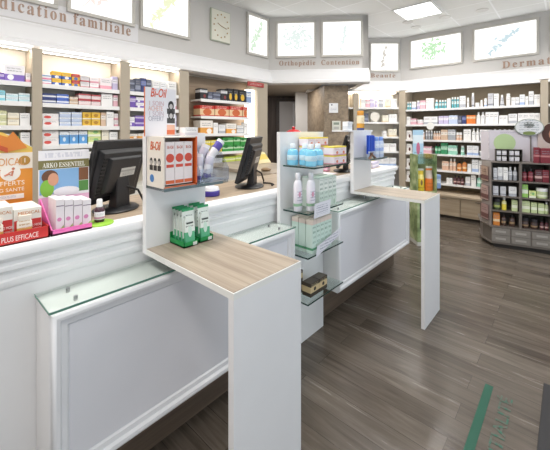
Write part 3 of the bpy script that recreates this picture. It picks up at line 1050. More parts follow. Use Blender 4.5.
lrow(2, 0, ZL[0], [(130.5, 136, 12.5, 'slate', 2), (136.5, 142, 14, 'slate'), (142.5, 147.5, 15, 'navy'), (148, 152.5, 14, 'slate', 2), (153.5, 161, 14, 'white'), (161.5, 168, 13, 'whiteblue'), (169, 178, 14, 'white')])
lrow(2, 1, ZL[1], [(130.5, 137, 12, 'purple'), (137.5, 146, 11, 'whitepurple', 2), (147, 156, 10, 'peach'), (157, 166, 12, 'white'), (167, 178, 12, 'whitepink', 1, 'carton', 2)])
lrow(2, 2, ZL[2], [(130.5, 136, 10, 'whitepurple'), (136.5, 146, 11, 'purple', 2), (147, 160, 12, 'white', 1, 'carton', 2), (161, 178, 12, 'lilac', 1, 'carton', 2)])
lrow(2, 3, ZL[3], [(130.5, 139, 9, 'orangewhite', 2), (139.5, 148, 9, 'orangewhite', 2), (149, 178, 12, 'white', 1, 'carton', 3)])
lrow(2, 4, ZL[4], [(131, 145, 12, 'yellow', 1, 'carton', 2), (146, 178, 12, 'whiteblue', 1, 'carton', 3)])
lrow(3, 0, Z3[0], [(201.5, 209, 11, 'black'), (209.5, 214, 8, 'slate'), (214.5, 222, 8, 'slate', 2), (222.5, 229, 12, 'black'), (229.5, 234.5, 13, 'blackyellow'), (235, 240, 13, 'blackyellow'), (240.5, 247.5, 12.5, 'blackyellow'), (248, 253, 12, 'steelblue')])
lrow(3, 1, Z3[1], [(201.5, 216, 11, 'redfood'), (216.4, 230.5, 11, 'redfood'), (231, 244, 11, 'redfood'), (244.4, 249, 11, 'redfood')])
lrow(3, 2, Z3[2], [(201.5, 214.5, 13.5, 'orangewhite'), (215, 219.5, 11, 'white'), (220, 227, 9, 'whitegrey'), (227.5, 238, 10, 'orangewhite'), (238.5, 245, 8, 'whitegrey', 2), (245.5, 249, 11, 'white')])
lrow(3, 3, Z3[3], [(201.5, 212, 12, 'yellow', 2), (212.3, 223.5, 12, 'yellow', 2), (224, 235, 14, 'green', 2), (235.4, 242, 14, 'green', 2), (242.3, 249, 13, 'green', 2)])
lrow(3, 4, Z3[4], [(202, 212, 11, 'whiteblue', 2), (213, 224, 11, 'white', 2), (225, 237, 11, 'limegreen', 2), (237.4, 249, 11, 'limegreen', 2)])

# ------------------------------------------------------------------ beauty corner and dermatology wall
ZR = (1.88, 1.60, 1.32, 1.07, .79, .555)
BACKR = plain('#968976', .6, var=.04)
LEDGE = wood('#cbbba6', '#b3a18a', 'Y', .6, .5)
y_c = onY  # alias
OD, UD, RZ_D = (RF, 0), (0, -1), R(-90)
def Yd(px): return -on_line(px, OD, UD)
OBS = C + Vector((-CF, -SF)) * .42; UBS = Vector((SF, -CF))
def sb(px): return on_line(px, OBS, UBS)


def rbay(y0, y1, label, kick=True, shelves=ZR):
    """y0 is the end towards the beauty corner"""
    t = thing('wall_shelving', (RF + .2, (y0 + y1) / 2, 0), label, 'shelving', 'shelving along the dermatology wall')
    MB().box(RF + .36, RFAS - .01, y1, y0, 0, 2.235).build('back_panel', BACKR, t)
    for z in shelves:
        s_ = MB().box(RF + .005, RF + .36, y1 + .002, y0 - .002, z - .022, z).build('shelf', SHELFWHITE, t)
        MB().box(RF, RF + .005, y1 + .002, y0 - .002, z - .03, z + .004).build('price_rail', SHELFWHITE, s_)
    MB().box(RF - .02, RF - .012, y1, y0, 2.208, 2.238).build('valance', SHELFWHITE, t)
    MB().box(RF - .004, RF + .05, y1 + .02, y0 - .02, 2.216, 2.232).build('light_strip', emit('#fff4e2', 1.8), t)
    MB().box(6.07, RF + .36, y1, y0, .365, .40).build('ledge', LEDGE, t, bevel=.003)
    MB().box(6.13, RF + .36, y1, y0, 0, .05).build('kickboard', plain('#3c342e', .6), t)
    MB().box(6.11, RF + .36, y1, y0, .05, .365).build('base_cabinet', wood('#b3a28c', '#968470', 'Y', .6, .5), t)
    n = max(1, round((y0 - y1) / .62))
    for i in range(n):
        a, b = y0 - (y0 - y1) * i / n, y0 - (y0 - y1) * (i + 1) / n
        d_ = MB().box(6.088, 6.108, b + .004, a - .004, .055, .36).build('cabinet_door', wood('#b6a58f', '#9c8a75', 'Y', .6, .5), t, bevel=.002)
        MB().box(6.08, 6.088, (a + b) / 2 - .04, (a + b) / 2 + .04, .325, .335).build('handle', plain('#6d6862', .4), d_)
    return t


def rpost(y0, y1, label):
    o = MB().box(RF - .02, RFAS - .01, y1, y0, 0, 2.238).build('shelf_upright', TAUPE, bevel=.002)
    tag(o, label, 'upright', 'uprights of the dermatology wall')


yA, yB = Yd(405.5), Yd(540.5)
ycorner = Yd(399.5)
yC = Yd(548)
ym = Yd(463)
rpost(ycorner, yA, 'beige upright between the beauty corner and the dermatology shelves')
rpost(yB, yC, 'beige upright behind the round sign at the far end of dermatology shelves')
rbay(yA - .002, ym + .001, 'shelving bay under the green bush panel, next to the beauty corner')
rbay(ym - .001, yB + .002, 'shelving bay under the bluish branch panel, mostly white cartons')
rbay(yC - .002, yC - 1.3, 'shelving bay past the upright behind the round sign')

# beauty bay on the chamfered wall
s0, s1 = sb(341), sb(399)
tb = thing('wall_shelving', tuple(OBS + UBS * (s0 + s1) / 2) + (0,), 'bright shelving bay under the word Beauté', 'shelving', None, math.atan2(UBS.y, UBS.x))
L = (s1 - s0) / 2
ZB = (1.93, 1.65, 1.37, 1.09, .81)
MB().box(-L, L, .32, .35, 0, 2.235).build('back_panel', BKW, tb, local=True)
for z in ZB:
    s_ = MB().box(-L, L, .005, .32, z - .022, z).build('shelf', SHELFWHITE, tb, local=True)
    MB().box(-L, L, 0, .005, z - .03, z + .004).build('price_rail', SHELFWHITE, s_, local=True)
MB().box(-L + .02, L - .02, .12, .2, 2.212, 2.23).build('light_strip', emit('#fff4e2', 9.0), tb, local=True)
MB().box(-L, L, -.18, .32, .0, .40).build('base_cabinet', wood('#b3a28c', '#968470', 'X', .6, .5), tb, local=True)
ub = MB().mbox(Matrix.Translation((*(OBS + UBS * sb(356)), 0)) @ Matrix.Rotation(math.atan2(UBS.y, UBS.x), 4, 'Z'), -.05, .05, -.012, .315, 0, 2.21).build('shelf_upright', TAUPE)
tag(ub, 'beige upright in the beauty corner beside the wood pillar', 'upright')

CFB = 'from the beauty corner'


def rrow(r, spec, lo):
    w_ = ('dermatology wall')
    Row(OD, UD, RZ_D, ZR[r], f"on {'top second third fourth fifth lowest'.split()[r]} dermatology shelf", CFB, f"products on the {'top second third fourth fifth lowest'.split()[r]} dermatology shelf").fill(spec)


S, BT, JR = 'slim', 'bottle', 'jar'
rrow(0, [(406, 410.5, 8, 'teal', 1, S, 2), (411, 415, 8, 'whiteblue'), (415.5, 419, 9, 'lilac', 1, S), (419.5, 425, 9, 'pink', 1, 'carton', 2), (425.5, 433, 11, 'white', 1, 'carton', 2), (434, 437.5, 9, 'teal', 1, BT), (438, 446, 8.5, 'teal', 1, S, 3), (446.5, 450, 10, 'white'), (450.5, 458.5, 11, 'teal', 1, S, 3), (459, 465, 12, 'whitegrey', 1, 'carton', 2),
         (466, 468.8, 10, 'white', 1, S), (470.5, 474, 14.5, 'gris', 1, S), (474.5, 478.8, 4.5, 'white', 1, JR), (479.3, 482.5, 7, 'white', 1, S), (483, 487, 8.5, 'whiteblue', 1, S), (487.5, 493, 13.5, 'gris'), (493.5, 498.3, 13, 'white'), (499, 504, 11.5, 'gris', 1, 'cone'), (505, 510.5, 12.5, 'white', 1, S), (511, 514.8, 8.5, 'white'), (515, 518.8, 8.5, 'whitegrey'), (519.2, 524.5, 11, 'whiteblue'), (525, 528, 9, 'white'), (528.5, 533.5, 14, 'whitegrey'), (534, 540, 10.5, 'white', 1, 'carton', 2)], 0)
rrow(1, [(406, 409.5, 8, 'white'), (410, 415.5, 6, 'pink'), (416, 422, 5, 'whitepink', 1, JR), (423, 437, 8, 'whitegrey', 1, 'carton', 2), (438, 448, 8.5, 'lilac', 1, 'carton', 2), (448.3, 457, 9, 'paleblue', 1, 'carton', 2), (457.5, 461, 8.5, 'slate'), (461.4, 465.6, 8.5, 'navy'), (466, 475, 9, 'orange', 1, 'carton', 2), (475.5, 484.5, 12, 'white', 1, BT, 2), (485, 498, 12, 'white', 1, 'carton', 3), (498.5, 507.5, 8.5, 'white', 1, 'carton', 2), (508, 517, 10, 'whitegrey'), (517.5, 540, 10.5, 'white', 1, 'carton', 4)], 0)
rrow(2, [(406, 411, 9, 'redspot'), (417, 424, 8, 'peach', 1, S, 3), (424.5, 432, 9.5, 'greyitem', 1, S, 3), (432.5, 440, 9, 'peach', 1, BT, 3), (440.5, 447, 10.5, 'tan', 1, 'carton', 2), (447.5, 455, 11, 'greyitem', 1, 'carton', 2), (455.5, 461.5, 8, 'peach', 1, JR, 2), (463, 470.5, 11.5, 'white', 1, 'carton', 2), (471, 479, 12.5, 'white', 1, BT, 2), (479.5, 491, 11.5, 'whitegrey', 1, 'carton', 3), (492, 516, 12, 'white', 1, BT, 5), (517, 540, 11, 'whiteblue', 1, 'carton', 3)], 0)
rrow(3, [(406, 411, 9, 'redspot'), (417, 431, 7, 'pink', 1, 'carton', 2), (434, 440, 10, 'greenitem', 1, BT, 2), (440.5, 447, 11.5, 'greenitem', 1, 'carton', 2), (447.5, 456.5, 9.5, 'mint', 1, 'carton', 2), (459.5, 464, 9.5, 'mint', 1, S), (466.5, 478, 10, 'whiteblue', 1, 'carton', 2), (478.5, 485, 5, 'greyitem', 1, JR), (487, 512, 11, 'white', 1, 'carton', 4), (514, 540, 11, 'whitepink', 1, 'carton', 4)], 0)
rrow(4, [(406, 411, 9, 'redspot'), (441.5, 448, 9, 'peach', 1, 'carton', 2), (448.5, 455.5, 12, 'peach', 1, BT, 2), (456, 461, 10, 'amber', 1, BT), (461.3, 466.3, 12, 'amber', 1, BT), (467, 471, 8, 'white'), (471.5, 478, 13, 'whiteblue', 1, 'carton', 2), (478.3, 485, 12.5, 'white', 1, 'carton', 2), (487, 512, 12, 'white', 1, BT, 5), (514, 540, 11, 'whitepink', 1, 'carton', 4)], 0)
rrow(5, [(406, 411, 9, 'redspot'), (446, 452, 6, 'white', 1, 'carton', 2), (452.5, 463.5, 9, 'darkred', 1, BT, 3), (465, 470, 9, 'whitegrey'), (470.5, 475.5, 11, 'white'), (476, 481, 11.5, 'mint', 1, BT), (481.3, 485.5, 11, 'leaf', 1, BT), (488, 512, 11, 'white', 1, 'carton', 4)], 0)


def brow(r, spec):
    Row(tuple(OBS), tuple(UBS), math.atan2(UBS.y, UBS.x), ZB[r], f"on the {rown[r]} beauty shelf", 'from the wood pillar', f"products on the {rown[r]} beauty shelf").fill(spec)


brow(0, [(361.5, 366, 9, 'white'), (366.3, 370.3, 8, 'pink'), (370.8, 375, 9, 'lilac'), (375.3, 379, 8, 'lilac', 1, S), (379.5, 384, 8, 'greyitem', 1, 'carton', 2), (386, 391, 9, 'cream'), (391.4, 397.5, 9, 'white', 1, 'carton', 2)])
brow(1, [(361, 364, 7, 'white', 1, S), (364.5, 369, 9, 'slate'), (383, 389, 7, 'cream'), (389.5, 397.5, 8, 'white', 1, 'carton', 2)])
brow(2, [(361, 368, 7, 'white'), (383, 388, 6, 'white', 1, JR), (389, 397.5, 8, 'cream', 1, 'carton', 2)])
brow(3, [(362, 375, 8, 'whitepink', 1, 'carton', 2), (376, 397, 8, 'white', 1, 'carton', 3)])
brow(4, [(362, 375, 8, 'yellow', 1, 'carton', 2), (376, 397, 8, 'whiteblue', 1, 'carton', 3)])
# round mirror on the second beauty shelf
s_m = sb(375.8)
pm = OBS + UBS * s_m + Vector((CF, SF)) * .06
t = thing('round_mirror', (pm.x, pm.y, ZB[1]), 'round pale-framed mirror on the second beauty shelf', 'mirror', None, math.atan2(UBS.y, UBS.x))
MM = Matrix.Translation((0, 0, .105)) @ Matrix.Rotation(R(90), 4, 'X')
MB().lathe([(.068, -.01), (.09, -.01), (.095, 0), (.09, .012), (.068, .012)], seg=28, M=MM).build('mirror_frame', plain('#e9e3d8', .4), t, local=True, smooth=True)
MB().lathe([(0, -.004), (.07, -.004), (.07, .004), (0, .004)], seg=28, M=MM).build('mirror_glass', plain('#d9d4c8', .06, metal=.9), t, local=True)
MB().box(-.05, .05, -.03, .04, 0, .012).build('foot', plain('#e9e3d8', .4), t, local=True)
# white disc wobbler on the second dermatology shelf
yw = Yd(432)
t = thing('shelf_talker', (RF - .004, yw, ZR[1]), 'white disc shelf talker clipped to the second dermatology shelf', 'tag', None, R(-90))
MB().lathe([(0, -.0015), (.065, -.0015), (.065, .0015), (0, .0015)], seg=28, M=Matrix.Translation((0, -.09, -.03)) @ Matrix.Rotation(R(90), 4, 'X')).build('disc', plain('#ecece8', .5), t, local=True)
MB().tube([(0, -.001, 0), (-.05, -.05, .02), (0, -.088, .0)], .003).build('clip_arm', plain('#d8d8d4', .4), t, local=True)
# ------------------------------------------------------------------ screens on the counter
def screen():
    t = thing('computer_screen', (0, 0, CT), 'x', 'screen')
    tl = Matrix.Translation((0, .012, .047)) @ Matrix.Rotation(R(16), 4, 'X')     # local: x width, -y is the back, z up
    bk = plain('#1b1b1e', .38, var=.02)
    # display head
    b = MB().mbox(tl, -.185, .185, -.012, .014, 0, .325)
    b.build('screen_bezel', bk, t, bevel=.005, local=True)
    MB().mbox(tl, -.17, .17, .0141, .0155, .018, .29).build('screen_glass', plain('#0d0f14', .1), t, local=True)
    b = MB()
    pts = [(-.165, .03), (.165, .03), (.165, .285), (-.165, .285)]
    ins = [(-.12, .06), (.12, .06), (.12, .25), (-.12, .25)]
    b.hexa([tl @ Vector((x, -.012, z)) for x, z in pts] + [tl @ Vector((x, -.035, z)) for x, z in [(-.15, .045), (.15, .045), (.15, .27), (-.15, .27)]])
    b.hexa([tl @ Vector((x, -.035, z)) for x, z in ins] + [tl @ Vector((x, -.05, z)) for x, z in [(-.105, .07), (.105, .07), (.105, .24), (-.105, .24)]])
    sh = b.build('back_shell', bk, t, bevel=.004, local=True)
    m = MB()
    for i in range(11):
        m.mbox(tl, -.148, -.128, -.039, -.033, .06 + i * .018, .068 + i * .018)
    m.build('vent_slots', plain('#0a0a0b', .6), sh, local=True)
    MB().mbox(tl, -.03, .075, -.0512, -.0500, .145, .19).build('rating_label', printed('#c6c6c2', '#a4a4a2', (.55, .75), ink='#6a6a6a', lines=(.1, .5)), sh, local=True)
    # neck, hinge, foot
    b = MB().hexa([(-.05, -.075, .012), (.05, -.075, .012), (.05, -.02, .012), (-.05, -.02, .012), (-.045, -.075, .17), (.045, -.075, .17), (.045, -.045, .17), (-.045, -.045, .17)])
    b.build('neck', bk, t, bevel=.006, local=True)
    MB().lathe([(0, 0), (.118, 0), (.122, .006), (.11, .014), (.05, .02), (0, .02)], seg=30, M=Matrix.Translation((0, -.03, 0)) @ Matrix.Diagonal((1, .85, 1, 1))).build('foot', bk, t, local=True, smooth=True)
    MB().tube([(.02, -.07, .12), (.08, -.10, .09), (.11, -.11, .03), (.14, -.10, .008), (.13, -.16, .007), (.09, -.19, .007), (.05, -.185, .007)], .006).build('cable', plain('#111113', .5), t, local=True)
    return t


scr = screen()
for i, (x, y, a, lab) in enumerate(((.70, 1.775, 27, 'black flat screen seen from behind, next to the spray bottle'),
                                    (1.625, 1.75, 31, 'black flat screen seen edge-on beside the clear dispenser'),
                                    (2.87, 1.70, 24, 'black flat screen seen edge-on behind the far backboard'))):
    o = scr if i == 0 else copy_tree(scr)
    o.location = (x, y, CT + .0005)
    o.rotation_euler = (0, 0, R(a))
    tag(o, lab, 'screen', 'computer screens on the counter')

# ------------------------------------------------------------------ counter displays at the near end
YF = 1.478


def words_on(name, body, origin, xdir, size, col, parent, width=None, up=(0, 0, 1), bold=.0, serif=False, shear=0, depth_=.0004, align='LEFT'):
    me = text_mesh(body, size, frame(origin, xdir, up), depth_, serif=serif, bold=bold, width=width, shear=shear, align=align)
    return link(name, me, plain(col, .5), parent)


# red tray with supplement cartons and its orange arrow backboard
xa, xb = onY(-75, YF), onY(49.5, YF)
rt = thing('counter_display', ((xa + xb) / 2, YF + .14, CT), 'red counter display with orange arrow backboard and supplement cartons', 'display')
RED = plain('#cf2f2a', .4)
m = MB().box(xa, xb, YF, YF + .26, CT + .001, CT + .006).box(xa, xb, YF, YF + .004, CT + .001, CT + .045).box(xa, xa + .004, YF, YF + .26, CT + .001, CT + .045).box(xb - .004, xb, YF, YF + .26, CT + .001, CT + .045)
tr = m.build('tray', RED, rt)
words_on('lettering', 'PLUS EFFICACE', (onY(1, YF), YF - .0008, CT + .013), (1, 0, 0), .026, '#f7e9e4', tr, width=onY(38, YF) - onY(1, YF))
yb = YF + .245
bx0, bx1 = onY(-70, yb), onY(32.5, yb)
zt_, zb_ = zat(152, bx1, yb), CT + .004
bd_ = MB().box(bx0, bx1, yb, yb + .005, zb_, zt_).build('backboard', plain('#eb9a34', .45, var=.08), rt)
bw_ = bx1 - bx0
MB().box(bx0, bx1, yb - .0006, yb, zt_ - .068, zt_).build('white_panel', plain('#f6eee2', .5), bd_)
words_on('lettering', 'MEDICAL', (onY(-14, yb), yb - .0016, zt_ - .052), (1, 0, 0), .044, '#e0a060', bd_, width=onY(23.5, yb) - onY(-14, yb))
MB().lathe([(0, 0), (.02, 0), (.02, .001), (0, .001)], seg=20, M=frame((bx1 - .028, yb - .0006, zt_ - .034), (1, 0, 0))).build('badge', plain('#b98a3a', .4), bd_)
words_on('lettering', '1', (bx1 - .034, yb - .0022, zt_ - .043), (1, 0, 0), .028, '#fbf2e2', bd_)
words_on('lettering', 'MOIS OFFERTS', (bx1 - .20, yb - .0012, zt_ - .135), (1, 0, 0), .026, '#fdf3e3', bd_, width=.17)
words_on('lettering', 'COACHING SANTÉ', (bx1 - .21, yb - .0012, zt_ - .160), (1, 0, 0), .020, '#fdf3e3', bd_, width=.18)
MB().box(bx1 - .21, bx1 - .03, yb - .0012, yb - .0004, zt_ - .192, zt_ - .172).build('web_strip', printed('#f7f4ee', None, ink='#7d8fc0', lines=(.2, .8)), bd_)
# two seated exercisers in the round vignettes
for cx, c in ((bx1 - .16, '#dfe6c8'), (bx1 - .075, '#f3efe6')):
    v = MB().lathe([(0, 0), (.034, 0), (.034, .0008), (0, .0008)], seg=22, M=frame((cx, yb - .0008, zt_ - .082), (1, 0, 0))).build('vignette', plain(c, .5), bd_)
    mm = MB()
    mm.tube([(cx + ax, yb - .002, zt_ - .082 + az) for ax, az in ((-.02, -.012), (-.006, -.004), (.004, -.013), (.008, .008))], .0035, 6)
    mm.tube([(cx + ax, yb - .002, zt_ - .082 + az) for ax, az in ((.007, .006), (-.004, .0), (-.010, -.010))], .002, 6)
    mm.lathe([(0, 0), (.0055, 0), (.0055, .0006), (0, .0006)], seg=12, M=frame((cx + .009, yb - .0018, zt_ - .082 + .016), (1, 0, 0)))
    mm.build('vignette_figure', plain('#c77f62', .6), v)
# curved arrow on top
ax0, ax1 = bx1 - .40, bx1 - .085
up, dn = [], []
for i in range(15):
    u = i / 14
    x = ax0 + (ax1 - ax0) * u
    zc = .045 + .045 * math.sin(math.pi * (.12 + .80 * u)) - .030 * u
    hh_ = .013 + .010 * u
    up.append((x, zc + hh_)); dn.append((x, zc - hh_))
ex, ez = (up[-1][0] + dn[-1][0]) / 2, (up[-1][1] + dn[-1][1]) / 2
head = [(ex - .008, ez - .040), (ex + .066, ez - .022), (ex + .018, ez + .046)]
poly = dn + [head[0], head[1], head[2]] + up[::-1]
MA = Matrix(((1, 0, 0, 0), (0, 0, -1, yb - .001), (0, 1, 0, zt_ + .016), (0, 0, 0, 1)))
for nme, cc, o_ in (('arrow', '#e58a34', 0.0), ('arrow_red_band', '#c9562a', .004)):  # second piece: red printed band along the arrow's lower edge
    pp_ = poly if o_ == 0 else [(x, z - .018) for x, z in dn] + [(x, z + .002) for x, z in dn[::-1]]
    MB().prism(pp_, o_, .0035 + o_, MA).build(nme, plain(cc, .45, var=.1), bd_)
MB().prism([(0, 0), (bw_, 0), (bw_, .02), (bw_ - .1, .085), (.0, .10)], 0, .003, Matrix.Translation((bx0, yb + .005, zt_)) @ Matrix.Rotation(R(90), 4, 'X')).build('top_flap', plain('#f3d064', .5, var=.1), bd_)
# cartons in the red tray
SUP = printed('#f5efe6', '#c8322d', (.0, .50), blob=None, ink='#c9a37a', lines=(.78, .92))
for i, (p0, p1, lab) in enumerate(((13.5, 41.5, 'white and red supplement carton beside the pink tray, in the red tray'), (-16, 12.8, 'white and red supplement carton cut by the frame edge, in the red tray'))):
    x0, x1 = onY(p0, YF + .03), onY(p1, YF + .03)
    z0 = CT + .0065
    z1 = zat(206, x1, YF + .03)
    h = z1 - z0
    for k in range(2):
        y0 = YF + .03 + k * .075
        t = thing('supplement_carton', ((x0 + x1) / 2, y0 + .035, z0), lab if k == 0 else lab.replace('carton', 'carton standing behind another', 1).replace(', in the red tray', ''), 'carton', 'supplement cartons in the red tray')
        bdy = MB().box(x0, x1, y0, y0 + .07, z0, z1).build('carton_body', plain('#f3eee4', .45), t, bevel=.0015)
        if k == 0:
            MB().box(x0 + .0015, x1 - .0015, y0 - .0008, y0 + .001, z0 + .003, z0 + h * .62).build('red_wrap', RED, bdy)
            mx = (x0 + x1) / 2
            MB().lathe([(0, 0), (.016, 0), (.017, .004), (.017, .055), (.014, .06), (.016, .064), (.016, .074), (0, .074)], seg=16, M=Matrix.Translation((mx - .012, y0 - .0095, z0)) @ Matrix.Diagonal((1.35, .5, 1.2, 1))).build('pill_tub', printed('#efe6d8', '#d9a55c', (.15, .5), ink='#b9863c', lines=(.5, .8)), bdy, smooth=True)
            words_on('lettering', 'MEDICAL', (x0 + .012, y0 - .0012, z1 - h * .2), (1, 0, 0), .016, '#c9824a', bdy, width=(x1 - x0) * .8)
            words_on('lettering', '2 MOIS', (mx + .012, y0 - .0016, z0 + h * .36), (1, 0, 0), .014, '#fbeeea', bdy, width=(x1 - x0) * .36)
            words_on('lettering', 'OFFERTS', (mx + .012, y0 - .0016, z0 + h * .22), (1, 0, 0), .014, '#fbeeea', bdy, width=(x1 - x0) * .36)

# pink tray with spray cartons, printed backboard, green round base and spray bottle
PINK = plain('#e96fb4', .45)
pa, pb_ = onY(51.5, YF), onY(92, YF)
pk = thing('counter_display', ((pa + pb_) / 2, YF + .1, CT), 'pink counter display with printed backboard showing a sleeping woman', 'display')
m = MB().box(pa, pb_, YF, YF + .17, CT + .001, CT + .008).box(pa, pb_, YF, YF + .004, CT + .001, CT + .024)
m.hexa([(pa, YF, CT + .001), (pa + .004, YF, CT + .001), (pa + .004, YF + .17, CT + .001), (pa, YF + .17, CT + .001), (pa, YF, CT + .024), (pa + .004, YF, CT + .024), (pa + .004, YF + .17, CT + .12), (pa, YF + .17, CT + .12)])
m.build('tray', PINK, pk)
ybk = YF + .172
qa, qb = onY(38.5, ybk), onY(89, ybk)
zt2_ = zat(151, qa, ybk)
bb = MB().box(qa, qb, ybk, ybk + .005, CT + .001, zt2_).build('backboard', printed('#f2f0f4', '#efbcdc', (.0, .38), second='#7c7443', band2=(.752, .868), ink='#d3d3de', lines=(.89, .97)), pk)
H_ = zt2_ - CT
words_on('lettering', 'ARKO ESSENTIEL', (qa + .014, ybk - .0012, CT + H_ * .772), (1, 0, 0), .030, '#f5f2e6', bb, width=(qb - qa) * .84, serif=True)
MB().box(qa + .003, qa + (qb - qa) * .78, ybk - .0006, ybk + .001, CT + H_ * .42, CT + H_ * .748).build('photo_sky', plain('#86b2dd', .5), bb)
# resting woman: face, hair, pillow, leaves
fx, fz = qa + (qb - qa) * .27, CT + H_ * .615
mm = MB().lathe([(0, 0), (.030, 0), (.030, .001), (0, .001)], seg=18, M=frame((fx - .012, ybk - .0006, fz + .012), (1, 0, 0)) @ Matrix.Diagonal((1, .95, 1, 1)))
mm.build('photo_hair', plain('#6e4a34', .6), bb)
MB().lathe([(0, 0), (.022, 0), (.022, .001), (0, .001)], seg=18, M=frame((fx, ybk - .0017, fz), (1, 0, 0)) @ Matrix.Diagonal((.9, 1.25, 1, 1))).build('photo_face', plain('#d99f80', .6), bb)
MB().lathe([(0, 0), (.028, 0), (.028, .001), (0, .001)], seg=18, M=frame((qa + .03, ybk - .0008, CT + H_ * .50), (1, 0, 0)) @ Matrix.Diagonal((.9, 1.3, 1, 1))).build('photo_leaf', plain('#86c043', .6), bb)
MB().lathe([(0, 0), (.05, 0), (.05, .001), (0, .001)], seg=18, M=frame((fx + .05, ybk - .0020, CT + H_ * .445), (1, 0, 0)) @ Matrix.Diagonal((1, .38, 1, 1))).build('photo_pillow', plain('#f1f0f4', .6), bb)
MB().box(qa + (qb - qa) * .78, qb - .003, ybk - .0006, ybk + .001, CT + H_ * .57, CT + H_ * .748).build('photo_bark', plain('#8a5a3a', .6, var=.2), bb)
MB().box(qa + (qb - qa) * .78, qb - .003, ybk - .0006, ybk + .001, CT + H_ * .42, CT + H_ * .565).build('photo_herb', plain('#5f9a4c', .6, var=.2), bb)
SPR = printed('#f6f2f4', '#e9dfe6', (.0, .1), blob='#d86aa0', blob_at=(.42, .36, .13), ink='#9a8a98', lines=(.82, .95))
for i in range(4):
    x0 = onY(56 + 8.9 * i, YF + .02); x1 = onY(56 + 8.9 * (i + 1), YF + .02) - .002
    z0 = CT + .0085; z1 = zat(200, x0, YF + .02)
    for k in range(2):
        y0 = YF + .02 + k * .058
        t = thing('spray_carton', ((x0 + x1) / 2, y0 + .027, z0), f"white carton with pink flower, {ORD[i]} in the {'front' if k == 0 else 'rear'} row, pink tray from the red tray", 'carton', 'spray cartons in the pink tray')
        bdy = MB().box(x0, x1, y0, y0 + .054, z0, z1).build('carton_body', plain('#f2ecef', .45), t, bevel=.0012)
        if k == 0:
            MB().box(x0 + .001, x1 - .001, y0 - .0006, y0 + .001, z1 - (z1 - z0) * .22, z1 - (z1 - z0) * .19).build('print_line', plain('#8f7f90', .5), bdy)
            w5 = x1 - x0
            MB().lathe([(0, 0), (w5 * .27, 0), (w5 * .27, .0008), (0, .0008)], seg=12, M=frame((x0 + w5 * .4, y0 - .0002, z0 + (z1 - z0) * .38), (1, 0, 0))).build('flower_print', plain('#dc8fbc', .5), bdy)
            MB().prism([(0, 0), (w5 * .7, 0), (w5 * .7, (z1 - z0) * .18)], 0, .0008, frame((x0 + w5 * .25, y0 - .0002, z0 + .002), (1, 0, 0))).build('leaf_print', plain('#a9c77c', .5), bdy)
cx, cy = onY(99.5, YF + .05), YF + .05
gb = thing('round_stand', (cx, cy, CT), 'lime green round stand under the spray bottle', 'stand')
MB().lathe([(0, .001), (.055, .001), (.057, .004), (.055, .008), (.03, .010), (0, .010)], c=(cx, cy, CT), seg=28).build('base_disc', plain('#9fd24c', .4), gb, smooth=True)
MB().box(cx - .10, cx - .04, cy - .03, cy + .02, CT + .001, CT + .008).build('tab', plain('#9fd24c', .4), gb)
sp_ = thing('spray_bottle', (cx, cy, CT + .0108), 'dark spray bottle with white nozzle on the lime green stand', 'bottle')
z0 = CT + .0108
MB().lathe([(0, 0), (.018, 0), (.02, .003), (.02, .052), (.016, .06), (.010, .064), (0, .064)], c=(cx, cy, z0), seg=20).build('bottle_body', plain('#4b2f3a', .2), sp_, smooth=True)
MB().lathe([(.0203, .012), (.0206, .0125), (.0206, .044), (.0203, .0445)], c=(cx, cy, z0), seg=20).build('bottle_label', printed('#e9e4ea', '#c98ab0', (.1, .35)), sp_, smooth=True)
MB().lathe([(.012, .0645), (.0125, .065), (.0115, .094), (.009, .098), (0, .098)], c=(cx, cy, z0), seg=18).build('nozzle_cap', plain('#f4f4f2', .35), sp_, smooth=True)

# ------------------------------------------------------------------ near table: skin-oil display, poster, dispenser, tube trays
SHZ = 1.2548
bx0, bx1 = .702, onY(197, 1.25)
by0, by1 = 1.25, 1.392
bz1 = zat(137, bx0, by0)
od = thing('counter_display', ((bx0 + bx1) / 2, by1, SHZ), 'cream open-front skin oil display with orange lining on the glass shelf', 'display')
OR = plain('#e2662a', .45)
th = .004
m = MB()
m.box(bx0, bx0 + th, by0, by1, SHZ, bz1).box(bx0, bx1, by1 - th, by1, SHZ, bz1).box(bx0, bx1, by0, by1, bz1 - th, bz1).box(bx0, bx1, by0, by1, SHZ, SHZ + th)
m.build('case', plain('#f0e7dc', .5), od)
m = MB().box(bx1 - th, bx1, by0, by1, SHZ, bz1)
for a in ((bx1 - .008, bx1, SHZ, bz1), (bx0 + .004, bx1, SHZ + .002, SHZ + .007)):
    m.box(a[0], a[1], by0 - .0015, by0, a[2], a[3])
m.build('orange_edge', OR, od)
# printed side towards the door
sd = MB().box(bx0 - .001, bx0, by0, by1, SHZ, bz1).build('side_print', plain('#efe8de', .5), od)
hh = bz1 - SHZ
words_on('lettering', 'Bi-Oil', (bx0 - .0018, by1 - .028, SHZ + hh * .74), (0, -1, 0), .052, '#d9632c', sd, width=.088, shear=.25, bold=.0006)
for i in range(3):
    yy = by1 - .038 - i * .034
    zc = SHZ + hh * .47
    MB().box(bx0 - .0016, bx0 - .0009, yy - .014, yy + .014, zc - .03, zc - .008).build('portrait_shoulders', plain('#3b3836', .6), sd)
    MB().lathe([(0, 0), (.013, 0), (.013, .0006), (0, .0006)], seg=14, M=frame((bx0 - .0014, yy, zc + .008), (0, -1, 0)) @ Matrix.Diagonal((.9, 1.25, 1, 1))).build('portrait_hair', plain('#2c2a29', .6), sd)
    MB().lathe([(0, 0), (.0085, 0), (.0085, .0005), (0, .0005)], seg=14, M=frame((bx0 - .0022, yy, zc + .003), (0, -1, 0)) @ Matrix.Diagonal((.9, 1.2, 1, 1))).build('portrait_face', plain('#c9c4bf', .6), sd)
